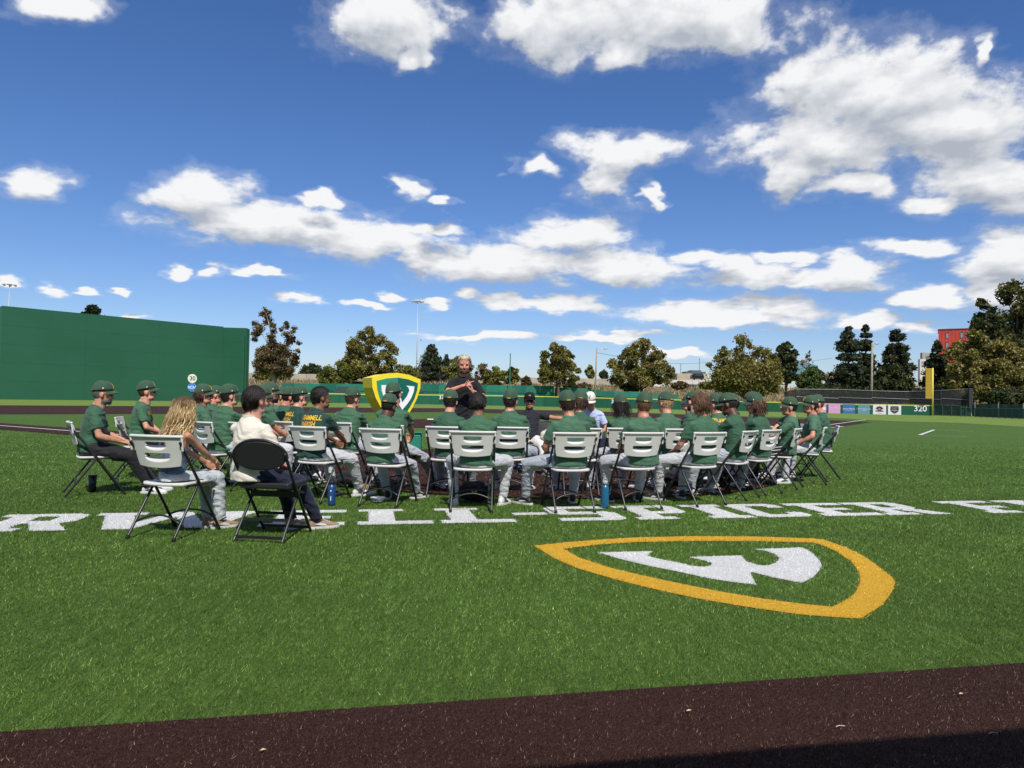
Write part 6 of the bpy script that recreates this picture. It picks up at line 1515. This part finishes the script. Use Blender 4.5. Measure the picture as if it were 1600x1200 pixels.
bg_m = remesh(mb, .02, 3, 'white_bag'); fold(bg_m, .012, 5, .09)
o = link('white_bag', bg_m, mat('bag_fabric', (.55, .53, .46), .7, var=.25, vscale=14)); o.location = (bx0+.02, by0+.04, .60); tag(o, 'crumpled white bag sitting on the empty black chair', 'bag')

# shield shaped lectern
Yl = 11.5
def LP(px, py, dy=0): p = P(px, py, Yl); return p
out = [(582, 590.5), (600, 585), (621, 582.4), (640, 585.5), (657.5, 592.5), (657, 606), (652, 622), (644, 638), (634, 654), (620, 671), (607, 655), (597, 639), (588, 622), (583, 606)]
inn = [(589, 595.4), (605, 591.3), (621.5, 589.9), (638, 592.6), (653, 598.5), (652, 608), (647.5, 622), (640, 636), (632, 648), (621, 660), (610, 649), (601, 636), (593.5, 621), (590, 608)]
c0 = LP(620, 630); lect = thing('shield_lectern', 'thick yellow and green shield shaped lectern with a white W on its front', 'lectern', (c0.x, Yl, 0), R(28))
YEL = mat('shield_yellow', (.80, .66, .03), .4, .4); SG1 = mat('shield_green_light', (.03, .25, .16), .35, .4); SG2 = mat('shield_green_dark', (.008, .115, .085), .35, .4); SW = mat('shield_white', (.80, .80, .80), .4)
def lo(px, py): p = LP(px, py); return ((p.x-c0.x)/.95, p.z)
def face_poly(root, poly, y, m, name, th=.006):
    n = len(poly); vs = [Vector((x, y, z)) for x, z in poly]+[Vector((x, y+th, z)) for x, z in poly]
    bm = bmesh.new(); v = [bm.verts.new(q) for q in vs]; bm.faces.new(v[:n]); bm.faces.new(v[n:][::-1])
    for i in range(n): bm.faces.new((v[i], v[(i+1) % n], v[n+(i+1) % n], v[n+i]))
    bmesh.ops.recalc_face_normals(bm, faces=bm.faces[:]); bmesh.ops.triangulate(bm, faces=[f for f in bm.faces if len(f.verts) > 4])
    me = bpy.data.meshes.new(name); bm.to_mesh(me); bm.free(); return link(name, me, m, root)
face_poly(lect, [lo(*q) for q in out], 0, YEL, 'shield_body', .52)
I_ = [lo(*q) for q in inn]
left_half = [I_[i] for i in (2, 1, 0, 13, 12, 11, 10, 9)]; right_half = [I_[i] for i in (2, 3, 4, 5, 6, 7, 8, 9)]
face_poly(lect, left_half, -.010, SG1, 'left_panel', .012); face_poly(lect, right_half, -.010, SG2, 'right_panel', .012)
Wl = [(596, 602), (606, 602), (604, 606), (603.5, 611), (607, 620), (614, 629), (618, 620), (621.5, 611), (625, 620), (628, 629), (635, 620), (639, 611), (638, 606), (634, 602.5), (647, 603.5), (646, 612), (642, 622), (636, 631), (628, 640.5), (623.5, 633), (621.5, 628), (619.5, 633), (614, 640), (606, 631), (600, 622), (596.5, 611)]
face_poly(lect, [lo(*q) for q in Wl], -.018, SW, 'emblem', .010)
face_poly(lect, [lo(*q) for q in ((626, 611.5), (627.3, 613), (629, 611.8), (627.8, 614.5), (626, 614.5))], -.022, SW, 'star', .012)
MB().box((lo(620, 0)[0], .26, .05), (.30, .34, .10)).obj('pedestal', CAPB, lect, bevel=.01)
MB().box((lo(620, 0)[0], .26, .37), (.10, .10, .56)).obj('stem', CAPB, lect, bevel=.01)
# green cooler box
cl = thing('cooler', 'small bright green cooler box on the ground right of the shield', 'cooler', (XY(651, 14.0), 14.0, 0))
CG = mat('cooler_green', (.02, .20, .13), .5); MB().box((0, 0, .24), (.22, .22, .44)).obj('box', CG, cl, bevel=.02); MB().box((0, 0, .485), (.24, .24, .04)).obj('lid', CG, cl, bevel=.01)
MB().tube([(-.11, -.0, .42), (-.11, -.13, .50), (.11, -.13, .50), (.11, 0, .42)], .01, 6).obj('handle', CG, cl)

# ------------------------------------------------------------------ bottles, cup, bags and litter
def bottle(px, py, h_, r, col, label, cap_col=None, metal=0, mark=False, cup=False, clear=False):
    p = G(px, py); p.z = .004
    t = thing('tumbler' if cup else 'bottle', label, 'tumbler' if cup else 'bottle', p)
    m = mat('bottle_%s' % label.split()[0]+str(px), col, .3 if not clear else .08, .5, metal=metal, trans=.9 if clear else 0)
    if cup:
        MB().tube([(0, 0, 0), (0, 0, h_*.35), (0, 0, h_*.95)], [r*.78, r*.82, r], 24).obj('body', m, t, True); MB().tube([(0, 0, h_*.95), (0, 0, h_)], [r*1.04, r*1.0], 24).obj('lid', m, t, True); return t
    prof = [(0, r*.96), (.02, r), (h_*.72, r), (h_*.80, r*.82), (h_*.84, r*.55), (h_*.86, r*.55)]
    MB().tube([(0, 0, z) for z, _ in prof], [q for _, q in prof], 24).obj('body', m, t, True)
    lid = MB().tube([(0, 0, h_*.86), (0, 0, h_*.97), (0, 0, h_)], [r*.68, r*.66, r*.5], 20).obj('lid', mat('lid_%d' % px, cap_col or (.02, .02, .022), .5), t, True)
    MB().tube([(-r*.5, 0, h_*.97), (-r*.4, 0, h_*1.08), (r*.4, 0, h_*1.08), (r*.5, 0, h_*.97)], r*.12, 6).obj('loop', MATS['lid_%d' % px], lid)
    if mark:
        mb = MB(); mb.box((0, -r*1.005, h_*.30), (.008, .003, h_*.18)); mb.obj('print', MARKW, t); MB().ell((0, -r, h_*.6), (.008, .002, .008), 8, 5).obj('logo', MARKW, t)
    return t
bottle(144, 769, .20, .048, (.010, .010, .012), 'black lidded tumbler standing on the turf behind the bearded man', cup=True)
bottle(518, 790, .265, .040, (.012, .05, .16), 'navy blue bottle with white marks standing left of the front row legs', mark=True)
bottle(945, 794, .30, .043, (.012, .10, .20), 'tall blue metal bottle with pale lid standing between two front row chairs', cap_col=(.35, .38, .40))
bottle(766.5, 786, .24, .036, (.75, .78, .80), 'clear plastic bottle beside the black backpack', cap_col=(.5, .5, .5), clear=True)
bottle(793, 766, .30, .045, (.012, .05, .03), 'dark green bottle with red lid under the second row chair', cap_col=(.30, .02, .02))
bottle(617, 780, .20, .036, (.02, .04, .09), 'small dark bottle under the front row chair before the shield')
bp = thing('backpack', 'black backpack with a gold W lying under the front row chair', 'backpack', (G(741, 786).x, G(741, 786).y+.12, .0))
mb = MB(); mb.ell((0, 0, .12), (.22, .12, .12), 16, 10); mb.ell((.02, -.04, .11), (.15, .10, .09), 14, 8); bm_ = remesh(mb, .018, 3, 'shell'); fold(bm_, .008, 9, .08); link('shell', bm_, PANTS_BLACK, bp)
W3 = MB()
for poly in ([(-1,.9),(-.55,1),(-.35,0),(-.6,-.9)], [(-.6,-.9),(-.35,0),(0,.55),(-.2,-.3)], [(.6,-.9),(.2,-.3),(0,.55),(.35,0)], [(1,.9),(.6,-.9),(.35,0),(.55,1)]): W3.add([(x*.035, -.165, .13+y*.028) for x, y in poly], [(0, 1, 2, 3)])
W3.obj('emblem', GOLD, bp)
def bag(px, py, sx, sy, sz, label, m, seed):
    t = G(px, py); mb = MB(); mb.ell((0, 0, sz), (sx, sy, sz), 16, 10); mb.ell((sx*.4, sy*.2, sz*1.1), (sx*.6, sy*.7, sz*.8), 14, 8)
    me = remesh(mb, .02, 3, 'equipment_bag'); fold(me, .015, seed, .12); o = link('equipment_bag', me, m); o.location = (t.x, t.y, 0); tag(o, label, 'bag'); return o
bag(552, 762, .22, .16, .12, 'black equipment bag on the dirt left of the dark skinned front row player', PANTS_BLACK, 3)
bag(1065, 762, .26, .2, .13, 'dark equipment bag behind the front row chairs at right', PANTS_BLACK, 4)
bag(1130, 755, .25, .2, .14, 'dark equipment bag under the players at far right', PANTS_NAVY, 6)
bag(955, 702, .16, .12, .2, 'black jacket heaped beside the long dark haired player', PANTS_BLACK, 7)
gl = thing('baseball_glove', 'brown leather glove lying on the dirt beside the equipment bag', 'glove', G(566, 768)); mb = MB(); mb.ell((0, 0, .05), (.11, .08, .05), 12, 8)
for k in range(4): mb.tube([(-.06+.04*k, .05, .05), (-.07+.046*k, .14, .06)], .02, 7, rnd=True)
link('shell', remesh(mb, .012, 2, 'shell'), mat('leather', (.28, .15, .04), .6), gl)
dsh = G(590, 786); t = thing('disposable_bowl', 'clear plastic bowl lying on the turf behind the front row chair', 'bowl', (dsh.x, dsh.y, .02))
MB().tube([(0, 0, 0), (0, 0, .02), (0, 0, .045)], [.05, .07, .085], 22, caps=False).obj('wall', mat('clear_plastic', (.8, .82, .82), .15, trans=.55), t, True)
MB().tube([(0, 0, .0), (0, 0, .004)], [.05, .05], 22).obj('base', MATS['clear_plastic'], t)
def litter(px, py, kind, label):
    p = G(px, py); 
    if kind == 'leaf':
        vs = [(0, 0, 0), (.012, .008, .006), (.030, .006, .003), (.012, -.010, .005)]; o = link('dead_leaf', raw_mesh('dead_leaf', vs, [(0, 1, 2), (0, 2, 3)]), mat('dry_leaf', (.50, .40, .26), .8))
    else: o = MB().tube([(0, 0, 0), (.02, .006, .004), (.045, .004, .002)], .0018, 5).obj('twig', mat('twig_pale', (.6, .56, .5), .8))
    o.location = (p.x, p.y, .022); o.scale = (.75,)*3; tag(o, label, kind); return o
litter(1072, 1120, 'leaf', 'small tan dead leaf on the dark track near the bottom')
litter(1306, 1145, 'twig', 'short pale twig on the dark track at lower right')
litter(1545, 1156, 'twig', 'dim twig in the dugout shadow at lower right')
litter(405, 1183, 'leaf', 'tiny pale leaf scrap at the lower left of the track')
litter(1498, 1093, 'leaf', 'tiny bright leaf scrap on the track at right')
